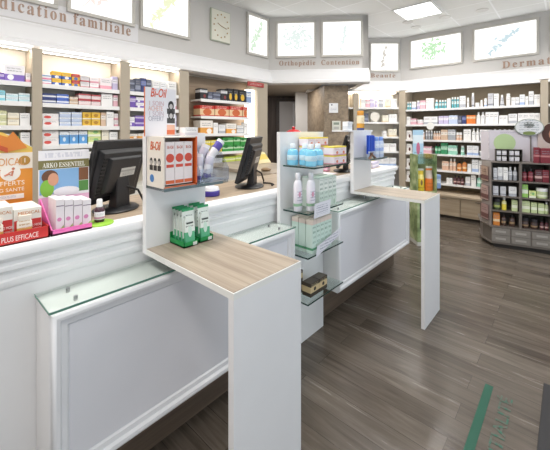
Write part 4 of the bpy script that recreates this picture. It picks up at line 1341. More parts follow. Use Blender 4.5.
MB().lathe([(0, 0), (.017, 0), (.017, .0006), (0, .0006)], seg=20, M=frame((bx0 - .0016, by1 - .045, SHZ + hh * .17), (0, -1, 0))).build('round_badge', plain('#4f86c6', .5), sd)
# three cartons inside
for i in range(3):
    w3 = (bx1 - bx0 - .028) / 3
    x0 = bx0 + .013 + i * w3
    lab = ('white carton with red disc, {} inside the skin oil display'.format(('next to the printed side', 'in the middle', 'next to the orange side')[i]))
    z0, z1 = SHZ + .0125, SHZ + hh * .90
    t = thing('oil_carton', (x0 + w3 / 2, by0 + .045, z0), lab, 'carton', 'cartons in the skin oil display')
    bdy = MB().box(x0 + .001, x0 + w3 - .001, by0 + .012, by0 + .075, z0, z1).build('carton_body', plain('#f2e9ea', .5), t, bevel=.001)
    h3 = z1 - z0
    MB().lathe([(0, 0), (w3 * .42, 0), (w3 * .42, .0008), (0, .0008)], seg=20, M=frame((x0 + w3 / 2, by0 + .0118, z0 + h3 * .62), (1, 0, 0))).build('disc_print', plain('#d7503c', .5), bdy)
    MB().box(x0 + w3 * .12, x0 + w3 * .88, by0 + .0112, by0 + .013, z0 + h3 * .40, z0 + h3 * .47).build('strip_print', plain('#d7503c', .5), bdy)
    MB().box(x0 + w3 * .05, x0 + w3 * .95, by0 + .0112, by0 + .013, z0 + h3 * .02, z0 + h3 * .10).build('foot_print', plain('#df6a3a', .5), bdy)
    words_on('lettering', 'Bi-Oil', (x0 + w3 * .2, by0 + .0112, z0 + h3 * .84), (1, 0, 0), .018, '#d0705a', bdy, width=w3 * .6)
# price poster standing behind the display
pY = 1.376
px0, px1 = onY(145, pY), onY(175.5, pY)
pz0, pz1 = bz1 + .001, zat(86.5, px0, pY)
po = thing('poster', ((px0 + px1) / 2, pY, pz0), 'tall white price poster with orange script standing on the skin oil display', 'poster')
pb2 = MB().box(px0, px1, pY, pY + .006, pz0, pz1).build('poster_board', plain('#eceaf0', .5), po)
MB().box(px0 - .0012, px0, pY - .001, pY + .007, pz0, pz1).build('orange_edge', plain('#dd7a52', .5), po)
ph = pz1 - pz0; pw = px1 - px0
words_on('lettering', 'Bi-Oil', (px0 + pw * .16, pY - .0006, pz1 - ph * .19), (1, 0, 0), .055, '#d9542a', pb2, width=pw * .52, shear=.25, bold=.0006)
for i, (wd, wl, cc) in enumerate((('1 SOIN', .46, '#d3b3ba'), ('ACHETE', .46, '#dcb0aa'), ('1 SOIN', .46, '#c9b6c2'), ('OFFERT', .5, '#aeabba'))):
    words_on('lettering', wd, (px0 + pw * .1, pY - .0006, pz1 - ph * (.37 + .105 * i)), (1, 0, 0), .03, cc, pb2, width=pw * wl)
for i in range(2):
    zc = pz1 - ph * (.40 + .2 * i)
    xx = px0 + pw * .84
    MB().box(xx - .02, xx + .02, pY - .0006, pY + .001, zc - .028, zc - .004).build('portrait_shoulders', plain('#4a4848', .6), pb2)
    MB().lathe([(0, 0), (.017, 0), (.017, .0006), (0, .0006)], seg=14, M=frame((xx, pY - .0003, zc + .010), (1, 0, 0)) @ Matrix.Diagonal((.85, 1.3, 1, 1))).build('portrait_hair', plain('#2f2d2e', .6), pb2)
    MB().lathe([(0, 0), (.010, 0), (.010, .0006), (0, .0006)], seg=14, M=frame((xx, pY - .0010, zc + .006), (1, 0, 0)) @ Matrix.Diagonal((.85, 1.2, 1, 1))).build('portrait_face', plain('#c4c0c0', .6), pb2)
MB().box(px0 + pw * .70, px1 - .004, pY - .0006, pY + .001, pz0 + ph * .02, pz0 + ph * .24).build('pack_picture', printed('#e8b7a0', '#d9714a', (.1, .5), ink=None), pb2)
wb = MB().box(onY(183, 1.33), onY(196, 1.33), 1.315, 1.36, bz1 + .001, bz1 + .042).build('small_box', printed('#f3f1f1', '#dfdbe0', (.1, .4)))
tag(wb, 'small white box lying on top of the skin oil display', 'box')

# clear dispenser of tubes
dx0, dx1, dy0, dy1 = .885, 1.06, 1.262, 1.392
dz = SHZ + .0004
cd = thing('clear_dispenser', ((dx0 + dx1) / 2, dy1, dz), 'clear sloped plastic dispenser holding white and violet tubes', 'dispenser')
CLR = glass('#f2f5fa', .03, alpha=.28)
m = MB()
sidep = [(0, 0), (.13, 0), (.13, .165), (.085, .17), (.0, .06)]
for x in (dx0, dx1 - .003):
    m.prism(sidep, 0, .003, Matrix(((0, 0, 1, x), (1, 0, 0, dy0), (0, 1, 0, dz), (0, 0, 0, 1))))
m.box(dx0, dx1, dy0, dy0 + .003, dz, dz + .062).box(dx0, dx1, dy0, dy1, dz, dz + .003).box(dx0, dx1, dy1 - .003, dy1, dz, dz + .166)
m.build('clear_case', CLR, cd)
TB = plain('#f0f0f5', .35); TV = plain('#4a3f92', .35)
k = 0
for (x, y, z, ax, ay, L) in ((.905, 1.30, .006, .10, -.1, .125), (.925, 1.345, .006, -.08, -.05, .13), (.950, 1.310, .012, .40, -.1, .12), (.935, 1.355, .05, .42, .05, .13), (.975, 1.318, .095, .75, -.05, .125), (1.0, 1.35, .006, .2, -.1, .13)):
    M = Matrix.Translation((x, y, dz + z + .002)) @ Matrix.Rotation(ay, 4, 'X') @ Matrix.Rotation(ax, 4, 'Y')
    lab = ('upright tube beside the oil display in the clear dispenser', 'second upright tube against the back of the clear dispenser', 'tilted tube low at the front of the clear dispenser', 'tilted tube high at the back of the clear dispenser', 'tilted tube lying across the top of the clear dispenser', 'upright tube at the open end of the clear dispenser')[k]
    t = thing('cream_tube', (x, y, dz + z), 'white and violet ' + lab, 'tube', 'tubes in the clear dispenser')
    MB().lathe([(0, .02), (.016, .021), (.020, .03), (.022, L * .9), (.022, L), (0, L)], seg=14, M=M @ Matrix.Diagonal((1, .7, 1, 1))).build('tube_body', TB, t, smooth=True)
    MB().lathe([(0, 0), (.014, 0), (.014, .0205), (0, .0205)], seg=14, M=M @ Matrix.Diagonal((1, .8, 1, 1))).build('tube_cap', TV, t, smooth=True)
    MB().lathe([(.0218, L * .55), (.0226, L * .56), (.0229, L * .86), (.0222, L * .87)], seg=14, M=M @ Matrix.Diagonal((1, .72, 1, 1))).build('violet_band', plain('#5b50a6', .4) if k == 4 else plain('#d5d3e2', .4), t, smooth=True)
    k += 1
# violet-based dispenser on the counter behind the board
vx, vy = onZ(213, 196, CT)
vd = thing('pump_stand', (vx, vy + .02, CT), 'white tester stand with violet base on the counter beside the backboard', 'stand')
MB().lathe([(0, .001), (.05, .001), (.054, .006), (.054, .03), (.05, .034), (0, .034)], c=(vx, vy + .02, CT), seg=28).build('violet_base', plain('#4636a0', .35), vd, smooth=True)
MB().lathe([(.05, .0345), (.052, .036), (.046, .055), (.02, .06), (0, .06)], c=(vx, vy + .02, CT), seg=28).build('white_dish', plain('#eeeef4', .35), vd, smooth=True)
MB().lathe([(0, .0605), (.018, .0605), (.018, .10), (.012, .11), (0, .11)], c=(vx, vy + .02, CT), seg=18).build('tester', plain('#e6e6ee', .35), vd, smooth=True)

# the two green trays of tube packs on the near table
TZ0 = .972
GREEN = plain('#1f9a52', .4)


def pack_tray(px, py, n, label, who):
    x0, y0 = px, py
    wd, L = .075, 1.397 - py
    t = thing('pack_tray', (x0 + wd / 2, y0 + L / 2, TZ0), label, 'tray')
    m = MB().box(x0, x0 + wd, y0, y0 + L, TZ0, TZ0 + .006).box(x0, x0 + wd, y0, y0 + .004, TZ0, TZ0 + .022).box(x0, x0 + wd, y0 + L - .004, y0 + L, TZ0, TZ0 + .05)
    for x in (x0, x0 + wd - .003): m.box(x, x + .003, y0, y0 + L, TZ0, TZ0 + .026)
    b_ = m.build('tray_body', GREEN, t)
    MB().box(x0 + wd * .62, x0 + wd * .9, y0 - .0012, y0 - .0001, TZ0 + .004, TZ0 + .018).build('price_label', plain('#e9efe9', .5), b_)
    PK = printed('#e6ede8', '#59b287', (.06, .44), blob='#cfe7dc', blob_at=(.5, .45, .2), ink='#3f4a46', lines=(.62, .86))
    for k in range(n):
        y = y0 + .010 + k * ((L - .04) / max(1, n - 1))
        z0, z1 = TZ0 + .0065, TZ0 + .165
        tt = thing('tube_pack', (x0 + wd / 2, y + .006, z0), f'green and white tube pack, {ORD[k]} from the front of the {who}', 'pack', 'tube packs in the green trays')
        M = Matrix.Translation((x0 + wd / 2, y, z0)) @ Matrix.Rotation(R(-4), 4, 'X')
        hw = wd / 2 - .006
        c = MB().mbox(M, -hw, hw, .008, .0095, 0, .162).build('backing_card', printed('#dfe7e2', '#2f9a62', (.0, .2), second='#2f9a62', band2=(.93, 1.0), ink='#3f4a46', lines=(.7, .9)), tt, bevel=.0005)
        bl = MB().prism([(-hw * .8, .004), (hw * .8, .004), (hw * .85, .1), (hw * .55, .128), (-hw * .55, .128), (-hw * .85, .1)], -.0005, .012, M @ Matrix(((1, 0, 0, 0), (0, 0, -1, .008), (0, 1, 0, 0), (0, 0, 0, 1))))
        bl.build('blister', PK, tt, bevel=.002)
        MB().mbox(M, -hw * .55, hw * .55, -.0052, -.0042, .088, .108).build('dark_print', printed('#dfe9e2', '#39423f', (.3, .7), ink=None), tt)
    return t


pack_tray(.815, 1.277, 4, 'green cardboard tray of four tube packs at the outer side of the table', 'tray by the table edge')
pack_tray(.905, 1.285, 3, 'green cardboard tray of three tube packs beside the four-pack tray', 'tray nearer the oak centre')

# ------------------------------------------------------------------ goods on the glass tower
def tower_box(x0, x1, y0, y1, z0, z1, m, name, label, group, cat='carton'):
    o = carton(Matrix.Translation(((x0 + x1) / 2, (y0 + y1) / 2, z0)), x1 - x0, y1 - y0, z1 - z0, m, name)
    return tag(o, label, cat, group)


def mouthwash(x, y, z0, label):
    t = thing('blue_bottle', (x, y, z0), label, 'bottle', 'blue gel bottles on the glass tower')
    MB().lathe([(0, 0), (.034, 0), (.037, .004), (.037, .085), (.030, .100), (.016, .108), (0, .108)], c=(x, y, z0), seg=22).build('bottle_body', BLUEL, t, smooth=True)
    MB().lathe([(.0372, .034), (.0376, .035), (.0376, .066), (.0372, .067)], c=(x, y, z0), seg=22).build('bottle_label', printed('#cfe9f6', None, ink='#7fb4d8', lines=(.2, .8)), t, smooth=True)
    MB().lathe([(.017, .1085), (.019, .110), (.019, .134), (.014, .142), (0, .142)], c=(x, y, z0), seg=18).build('cap', plain('#e4edf2', .3), t, smooth=True)
    return t


BLUEL = plain('#86d3f4', .15, var=.05, coat=.3)
zz = TZ[0] + .0008
for (x, y, lab) in ((1.69, 1.362, 'blue gel bottle against the tower board on the top glass shelf'), (1.737, 1.298, 'blue gel bottle in the middle of the four on the top glass shelf'), (1.70, 1.222, 'blue gel bottle at the front corner of the top glass shelf'), (1.79, 1.232, 'blue gel bottle beside the front stack of yellow pink cartons')):
    mouthwash(x, y, zz, lab)
YP = printed('#f3e6ea', '#e8d24e', (.84, 1.0), blob='#e0876a', blob_at=(.55, .30, .17), ink='#c76a8a', lines=(.5, .78), second='#e8a0b4', band2=(.0, .12))
W1, H1 = .082, .060
for k in range(2):
    for i in range(2):
        x0 = 1.885 + i * (W1 + .003)
        tower_box(x0, x0 + W1, 1.17, 1.25, zz + k * H1, zz + (k + 1) * H1 - .001, YP, 'yellow_pink_carton', f"yellow and pink carton, {('lower', 'upper')[k]} one in the front stack {('by the blue bottles', 'by the shelf end')[i]}", 'yellow and pink cartons on the glass tower')
for k in range(3):
    for i in range(3):
        x0 = 1.80 + i * (W1 + .003)
        if i == 0 and k < 2: pass
        tower_box(x0, x0 + W1, 1.32, 1.395, zz + k * H1, zz + (k + 1) * H1 - .001, YP, 'yellow_pink_carton', f"yellow and pink carton, {('bottom', 'middle', 'top')[k]} one in the rear {('column by the blue bottles', 'centre column', 'column by the shelf end')[i]}", 'yellow and pink cartons on the glass tower')


def lotion(x, y, z0, label):
    t = thing('lotion_bottle', (x, y, z0), label, 'bottle', 'white lotion bottles on the glass tower')
    S_ = Matrix.Translation((x, y, z0)) @ Matrix.Diagonal((1, .75, 1, 1))
    MB().lathe([(0, 0), (.030, 0), (.033, .005), (.033, .165), (.026, .190), (.017, .200), (0, .200)], M=S_, seg=22).build('bottle_body', plain('#f3f0f8', .3), t, smooth=True)
    MB().lathe([(.0332, .03), (.0337, .031), (.0337, .15), (.0332, .151)], M=S_, seg=22).build('bottle_label', printed('#efeaf4', '#9fc9a6', (.02, .16), blob='#d99ab4', blob_at=(.35, .65, .14), ink='#8f8aa6', lines=(.3, .9)), t, smooth=True)
    MB().lathe([(.018, .2005), (.019, .202), (.019, .238), (.016, .244), (0, .244)], M=S_, seg=18).build('cap', plain('#f6f4fa', .3), t, smooth=True)


zz = TZ[1] + .0008
lotion(1.678, 1.31, zz, 'white lotion bottle at the outer corner of the second glass shelf')
lotion(1.738, 1.25, zz, 'white lotion bottle between its twin and the pale green cartons')
GC = printed('#d5e4da', '#eef4ee', (.55, .95), blob='#7ba47f', blob_at=(.4, .12, .10), ink='#6f8a80', lines=(.25, .92))
for r in range(2):
    for i in range(4):
        x0 = 1.80 + i * .053
        tower_box(x0, x0 + .050, 1.225 + r * .075, 1.293 + r * .075, zz, zz + .205, GC, 'green_carton', f"tall pale green carton, {ORD[i]} {('front', 'rear')[r]} row, second glass shelf, from the lotion bottles", 'tall pale green cartons on the second glass shelf')
zz = TZ[2] + .0008
GC2 = printed('#d3e7de', '#e9d9cf', (.86, 1.0), blob=None, ink='#6f9a86', lines=(.3, .8), second='#5fa47c', band2=(.10, .17))
for r in range(3):
    for i in range(5):
        x0 = 1.715 + i * .046
        y0 = 1.222 + r * .058
        tower_box(x0, x0 + .0435, y0, y0 + .054, zz, zz + .215, GC2, 'mint_carton', f"tall mint carton, {ORD[i]} in the {('front', 'middle', 'rear')[r]} row, third glass shelf from the corner", 'tall mint cartons on the third glass shelf')
zz = TZ[3] + .0008
DK = printed('#463d34', '#d3be94', (.30, .74), blob='#2a2420', blob_at=(.5, .52, .14), ink='#d9c79e', lines=(.76, .92))
for i in range(2):
    tower_box(1.722 + i * .098, 1.722 + i * .098 + .095, 1.24, 1.31, zz, zz + .088, DK, 'dark_carton', f"dark brown and gold carton in the front pair, {('nearer the shelf corner', 'nearer the far cabinet')[i]}", 'dark cartons on the lowest glass shelf')
for k in range(2):
    tower_box(1.66, 1.752, 1.325, 1.393, zz + k * .0755, zz + k * .0755 + .075, DK, 'dark_carton', f"dark brown and gold carton stacked at the back, {('lower', 'upper')[k]} one", 'dark cartons on the lowest glass shelf')

# leaflets and red-lidded jar behind the tower
lx, ly = onZ(334, 175, CT)
lf_ = MB().box(lx - .10, lx + .10, ly + .02, ly + .17, CT + .0008, CT + .004).build('leaflet', printed('#f2ecf0', '#ecaec4', (.2, .9)))
tag(lf_, 'white leaflet lying on the counter behind the glass tower', 'leaflet')
for i, px in enumerate((325, 331.5)):
    x, y = onZ(px, 172, CT)
    o = carton(Matrix.Translation((x, y + .05, CT + .0045)), .055, .04, .05, printed('#e7a3c0', '#f7e6ee', (.3, .6)), 'pink_carton')
    tag(o, ('small pink carton on the leaflet, nearer the glass tower', 'small pink carton on the leaflet, nearer the edge-on screen')[i], 'carton', 'pink cartons on the leaflet')
rx, ry = 2.30, 2.34
jr = thing('lidded_jar', (rx, ry, CT), 'white jar with domed red lid and knob behind the tower', 'jar')
jx, jy = onY(293.5, 2.32), 2.32
jr.location = (jx, jy, CT - .001)
JZ = CT - .001
dj = depth(jx, jy)
zl_ = zat(133.5, jx, jy)
MB().lathe([(0, 0), (.07, 0), (.078, .006), (.078, zl_ - JZ - .002), (0, zl_ - JZ - .002)], c=(jx, jy, JZ), seg=26).build('jar_body', plain('#e9e6e4', .3), jr, smooth=True)
MB().lathe([(.086, -.001), (.088, .006), (.080, .022), (.05, .04), (.018, .048), (.012, .055), (.02, .066), (.012, .078), (0, .08)], c=(jx, jy, zl_), seg=26).build('red_lid', plain('#c3272c', .35), jr, smooth=True)
# yellow paper bag on the back desk
bx_, by_ = onZ(263, 163, CT)
by_ = min(by_, 3.1); bx_ = onY(263, by_)
bg = MB()
bg.hexa([(bx_ - .11, by_ - .04, CT + .0), (bx_ + .11, by_ - .04, CT), (bx_ + .11, by_ + .06, CT), (bx_ - .11, by_ + .06, CT), (bx_ - .10, by_ - .0, CT + .16), (bx_ + .03, by_ - .0, CT + .13), (bx_ + .03, by_ + .02, CT + .13), (bx_ - .10, by_ + .02, CT + .16)])
o = bg.build('paper_bag', printed('#efe2b4', '#e6cf6e', (.3, .7), ink=None), bevel=.004)
tag(o, 'crumpled pale yellow paper bag on the back desk beside the shelves', 'bag')
mz = MB().lathe([(0, .004), (.012, .002), (.034, 0), (.045, .006), (.052, .02), (.03, .034), (0, .038)], c=(*onZ(266, 171, CT - .0008), CT - .0008), seg=20).build('computer_mouse', plain('#8b7355', .4), smooth=True)
tag(mz, 'small brown rounded gadget on the back desk', 'gadget')

# ------------------------------------------------------------------ far table: top shelf and glass shelf goods
o = carton(Matrix.Translation((onY(347.5, 1.45), 1.45, 1.4986)), .085, .05, .075, printed('#e9ebee', '#cfd4da', (.1, .5), ink='#8d94a4', lines=(.5, .9)), 'white_carton')
tag(o, 'white carton on top of the far backboard beside the amber bottle', 'carton')
ax_, ay_ = onY(360.5, 1.44), 1.44
ab = thing('amber_bottle', (ax_, ay_, 1.4986), 'amber and white bottle with orange cap on the far backboard', 'bottle')
MB().lathe([(0, 0), (.032, 0), (.034, .003), (.034, .02), (0, .02)], c=(ax_, ay_, 1.4986), seg=20).build('blue_foot', plain('#3a4a86', .4), ab, smooth=True)
MB().lathe([(.034, .0202), (.035, .022), (.035, .125), (.03, .135), (0, .135)], c=(ax_, ay_, 1.4986), seg=20).build('bottle_body', printed('#f0e2c0', '#e2a33c', (.0, .36), ink='#b9863c', lines=(.4, .9)), ab, smooth=True)
MB().lathe([(.024, .1355), (.03, .137), (.03, .172), (.026, .178), (0, .178)], c=(ax_, ay_, 1.4986), seg=20).build('cap', plain('#e09a36', .4), ab, smooth=True)
GZ = 1.2548
bs = thing('pen_stand', (2.70, 1.30, GZ), 'blue stick display on a small brown cross stand, far glass shelf', 'display')
sx = onY(371, 1.285)
m = MB()
for s_ in (-1, 1):
    m.hexa([(sx - s_ * .055 - .008, 1.262, GZ), (sx - s_ * .055 + .008, 1.262, GZ), (sx - s_ * .055 + .008, 1.28, GZ), (sx - s_ * .055 - .008, 1.28, GZ), (sx + s_ * .02 - .008, 1.275, GZ + .05), (sx + s_ * .02 + .008, 1.275, GZ + .05), (sx + s_ * .02 + .008, 1.29, GZ + .05), (sx + s_ * .02 - .008, 1.29, GZ + .05)])
bs.location = (sx, 1.29, GZ)
m.build('cross_stand', plain('#7d6050', .5), bs)
BL = plain('#2f5ad0', .35)
MB().box(sx - .062, sx + .062, 1.29, 1.296, GZ + .04, GZ + .20).build('back_card', BL, bs)
for i in range(4):
    x = sx - .045 + i * .03
    c = MB().cyl((x, 1.281, GZ + .062), (x, 1.281, GZ + .195), .0085, 12).build('stick', BL, bs, smooth=True)
    MB().cyl((x, 1.281, GZ + .045), (x, 1.281, GZ + .0618), .006, 10).build('stick_tip', plain('#e6e9f4', .3), c, smooth=True)
for i, (px, y, lab) in enumerate(((2.775, 1.285, 'pale blue bottle with blue cap next to the blue stick display'), (2.86, 1.278, 'pale blue bottle with blue cap in the middle of the far glass shelf'), (2.90, 1.362, 'pale blue bottle with blue cap at the far end, rear'), (2.81, 1.362, 'pale blue bottle with blue cap hidden behind the stick display'))):
    x = px
    t = thing('blue_cap_bottle', (x, y, GZ), lab, 'bottle', 'pale blue bottles on the far glass shelf')
    S_ = Matrix.Translation((x, y, GZ)) @ Matrix.Diagonal((1, .62, 1, 1))
    MB().lathe([(0, 0), (.032, 0), (.035, .004), (.035, .135), (.028, .148), (0, .148)], M=S_, seg=20).build('bottle_body', plain('#cfdcf6', .3), t, smooth=True)
    MB().lathe([(.0352, .03), (.0357, .031), (.0357, .12), (.0352, .121)], M=S_, seg=20).build('bottle_label', printed('#dfe8f8', '#a9c0ee', (.3, .6), ink='#6f86c0', lines=(.2, .9)), t, smooth=True)
    MB().lathe([(.027, .1485), (.028, .150), (.028, .180), (.024, .184), (0, .184)], M=S_, seg=20).build('cap', plain('#86aaf0', .3), t, smooth=True)
# goods on the counter past the far backboard
o = carton(Matrix.Translation((3.22, 1.62, CT + .0012)), .06, .06, .13, printed('#e3b24a', '#f1e6cc', (.3, .6)), 'amber_carton')
tag(o, 'amber carton on the counter beyond the far backboard', 'carton')
for i, (x, y) in enumerate(((3.34, 1.60), (3.45, 1.62))):
    o = carton(Matrix.Translation((x, y, CT + .0012)), .09, .07, .06, printed('#d7cfe6', '#efeaf4', (.3, .6)), 'lilac_carton')
    tag(o, ('low lilac carton beside the amber carton on the counter', 'low lilac carton at the end of the counter')[i], 'carton', 'lilac cartons at the counter end')

# door phone and notice on the wood pillar
pd = 5.447
def onpil(px, py): 
    p = FW * pd + RT * ((px - 275) / 328 * pd); return p.x, p.y, 1.5 - (py - 130) / 328 * pd
Mp = lambda px, py: Matrix.Translation(onpil(px, py)) @ Matrix.Rotation(YAW - R(90), 4, 'Z')
np_ = MB().mbox(Mp(333.5, 108), -.075, .075, -.004, -.001, -.08, .08).build('wall_notice', printed('#f1f1f4', None, blob='#5c5c72', blob_at=(.3, .82, .08), ink='#a9a9b4', lines=(.2, .6)))
tag(np_, 'white paper notice fixed to the wood pillar', 'notice')
dp = thing('door_phone', onpil(336, 126), 'pale wall keypad with small screen below the notice, wood pillar', 'keypad')
MB().mbox(Mp(336, 126), -.07, .07, -.03, -.001, -.085, .085).build('housing', plain('#dcdcd2', .4), dp, bevel=.006)
MB().mbox(Mp(336, 126), -.045, .045, -.032, -.03, .02, .06).build('display', plain('#8f9a8c', .2), dp)
MB().mbox(Mp(336, 126), -.045, .045, -.032, -.03, -.06, -.005).build('keys', printed('#c9c9c2', '#aaaaa4', (.3, .6)), dp)
# ------------------------------------------------------------------ brown free-standing gondola
GA = Vector((4.995, .756)); gu = Vector((.25, -.968)).normalized(); gn = Vector((.968, .25)).normalized()
grz = math.atan2(gu.y, gu.x)
GL, GD = 1.25, .62
go = thing('product_gondola', (GA.x, GA.y, 0), 'grey free-standing product gondola with drawer base, near the dermatology wall', 'gondola', None, grz)
GREY = plain('#736b65', .4, var=.03); GDK = plain('#5f5954', .5); GIN = plain('#6a6560', .6)
# local: x along the front, y into the case
hw = .085
foot = [(0, 0), (GL, 0), (GL + hw, .2), (GL + hw, GD), (-hw, GD), (-hw, .2)]
def off(pts, o): 
    c = Vector((GL / 2, GD / 2)); return [tuple(c + (Vector(p) - c) * (1 + o)) for p in pts]
MB().prism(off(foot, -.06), .0, .05).build('plinth', plain('#2b2725', .6), go, local=True)
MB().prism(foot, .05, .07).prism(off(foot, .02), .255, .275).build('base_frame', GREY, go, local=True)
MB().prism(off(foot, -.02), .07, .255).build('base_body', GREY, go, local=True)
ncol = 6
cw = GL / ncol
for i in range(ncol):
    for k in range(2):
        d_ = MB().box(i * cw + .008, (i + 1) * cw - .008, -.004, .012, .075 + k * .09, .158 + k * .09).build('drawer', plain('#8d8781', .4), go, bevel=.003, local=True)
        MB().box(i * cw + .05, (i + 1) * cw - .05, -.006, -.004, .105 + k * .09, .130 + k * .09).build('label_holder', plain('#b5b0aa', .35, metal=.4), d_, local=True)
shz = (.275, .475, .66, .86, 1.095)
for z in shz[1:]:
    MB().box(0, GL, 0.0, .30, z - .016, z).build('shelf', GREY, go, local=True)
MB().box(0, GL, .30, .315, .275, 1.095).build('back_board', GIN, go, local=True)
colx = [0, .31, .615, .95, GL]
for x in colx:
    MB().box(x - (.0 if x == 0 else .014), x + (.014 if x < GL else 0), .004, .30, .275, 1.08).build('divider', GREY, go, local=True)
# chamfered ends with clear pockets, and the header
MB().prism([(-.0, .0), (-hw, .2), (-hw, .215), (-.0, .02)], .275, 1.095).build('side_panel', plain('#a29a96', .4), go, local=True)
MB().box(0, GL, .316, GD, .275, 1.09).build('rear_case', GIN, go, local=True)
PCL = plain('#d8d2da', .5)
MB().box(-.0, .44, .20, .215, 1.096, 1.50).build('header_panel', PCL, go, local=True)
MB().box(.455, GL, .22, .235, 1.096, 1.52).build('header_panel', PCL, go, local=True)
MB().prism([(-.005, .19), (-hw, .30), (-hw, .31), (-.005, .205)], 1.096, 1.49).build('header_wing', PCL, go, local=True)
MB().box(.442, .453, .19, .24, 1.096, 1.53).build('header_post', GREY, go, local=True)
# clear pockets of brochures on the chamfered end
pz = MB()
Ms = Matrix(((-.391, .92, 0, -.004), (.92, .391, 0, .004), (0, 0, 1, 0), (0, 0, 0, 1)))
pk_ = []
for i, z in enumerate((.33, .58, .83)):
    o = MB().mbox(Ms @ Matrix.Translation((0, .004, 0)) @ Matrix.Diagonal((1, -1, 1, 1)), .03, .2, -.0, .028, z, z + .20).build('brochure_pocket', glass('#efe6e6', .08, alpha=.35), go, local=True)
Wg = lambda x, y, z: Matrix.Translation((GA.x, GA.y, 0)) @ Matrix.Rotation(grz, 4, 'Z') @ Matrix.Translation((x, y, z))
for i, z in enumerate((.33, .58, .83)):
    b = MB().mbox(Wg(0, 0, 0) @ Ms @ Matrix.Translation((0, .004, 0)) @ Matrix.Diagonal((1, -1, 1, 1)), .045, .185, .008, .020, z + .006, z + .19).build('brochure', printed(('#c9b2ae', '#d2bfb8', '#cbb9a4')[i], '#8d6a66', (.1, .4), ink='#7a6a6a'))
    tag(b, f"pinkish brochure in the {('lowest', 'middle', 'top')[i]} clear pocket of the gondola end", 'brochure', 'brochures on the gondola end')
# stickers and leaflet on the header
hd = Wg(0, 0, 0)
o = MB().lathe([(0, 0), (.12, 0), (.12, .002), (0, .002)], seg=26, M=hd @ frame((.17, .1985, 1.33), (1, 0, 0))).build('round_sticker', plain('#b9cf9c', .5), go)
MB().mbox(hd, .08, .38, .1985, .1995, 1.455, 1.485).build('header_print', printed('#d6d0da', None, ink='#8f86a0', lines=(.1, .9)), go)
# small dark rack of white cartons on top
rk = thing('sample_rack', tuple((hd @ Vector((.20, .12, 1.0965)))), 'small dark rack holding white cartons on top of the gondola', 'rack', None, grz)
m = MB()
for z in (0, .075, .15): m.box(-.14, .14, -.05, .05, z, z + .006)
m.box(-.14, .14, .044, .05, 0, .156)
for x in (-.14, -.003, .134): m.box(x, x + .006, -.05, .05, 0, .156)
m.build('rack_frame', plain('#4a453f', .5), rk, local=True)
for k in range(2):
    for i, x in enumerate((-.105, -.045, .030, .088)):
        o = carton(hd @ Matrix.Translation((.20 + x, .112, 1.1035 + k * .075)), .046, .05, .055, printed('#eceaee', '#cfcbd4', (.1, .4)), 'white_carton')
        tag(o, f"small white carton, {ORD[i]} on the {('lower', 'upper')[k]} tier of the dark rack from its clear-pocket end", 'carton', 'cartons in the dark rack')
# round fan sign
sgx = .455
sg = thing('round_sign', tuple(hd @ Vector((.425, .172, 1.50))), 'oval grey green shop sign with pale lettering above the gondola', 'sign', None, grz)
Mf = Matrix.Translation((0, 0, .035)) @ Matrix.Rotation(R(90), 4, 'X') @ Matrix.Diagonal((.95, .68, 1, 1))
MB().lathe([(0, -.006), (.155, -.006), (.16, 0), (.155, .006), (0, .006)], seg=36, M=Mf).build('sign_board', plain('#9aa39b', .4), sg, smooth=True, local=True)
MB().lathe([(.10, .0062), (.148, .0062), (.148, .0075), (.10, .0075)], seg=36, M=Mf).build('sign_ring', printed('#dcdde0', None, ink='#8c93a0', lines=(.0, 1.0)), sg, local=True)
MB().lathe([(.0, .0062), (.06, .0062), (.06, .0075), (.0, .0075)], seg=24, M=Matrix.Translation((0, 0, .03)) @ Mf).build('sign_arch', plain('#8a9288', .5), sg, local=True)
mm = MB()
for k in range(9):
    a = R(-10 + 25 * k)
    M = Mf @ Matrix.Translation((.08 * math.cos(a), .08 * math.sin(a), .0065)) @ Matrix.Rotation(a, 4, 'Z')
    mm.mbox(M, -.014, .014, -.007, .007, 0, .0012)
mm.build('sign_petals', plain('#d4dadd', .5), sg, local=True)
MB().lathe([(0, .0078), (.07, .0078), (.07, .009), (0, .009)], seg=20, M=Matrix.Translation((.0, 0, -.075)) @ Mf @ Matrix.Diagonal((1, .5, 1, 1))).build('leaf_motif', plain('#7b8a52', .6), sg, local=True)
# portrait poster
pp = thing('portrait_poster', tuple(hd @ Vector((.60, .205, 1.0965))), 'poster with dark-haired face standing behind the maroon boxes', 'poster', None, grz)
MB().box(-.08, .26, 0, .008, 0, .46).build('poster_board', plain('#c8b8b2', .5), pp, local=True)
MB().lathe([(0, 0), (.10, 0), (.10, .001), (0, .001)], seg=22, M=Matrix.Translation((.06, -.0002, .36)) @ Matrix.Rotation(R(90), 4, 'X') @ Matrix.Diagonal((1, 1.3, 1, 1))).build('portrait_hair', plain('#4a2a22', .6), pp, local=True)
MB().lathe([(0, 0), (.06, 0), (.06, .001), (0, .001)], seg=22, M=Matrix.Translation((.09, -.0016, .35)) @ Matrix.Rotation(R(90), 4, 'X') @ Matrix.Diagonal((1, 1.35, 1, 1))).build('portrait_face', plain('#c08a72', .6), pp, local=True)


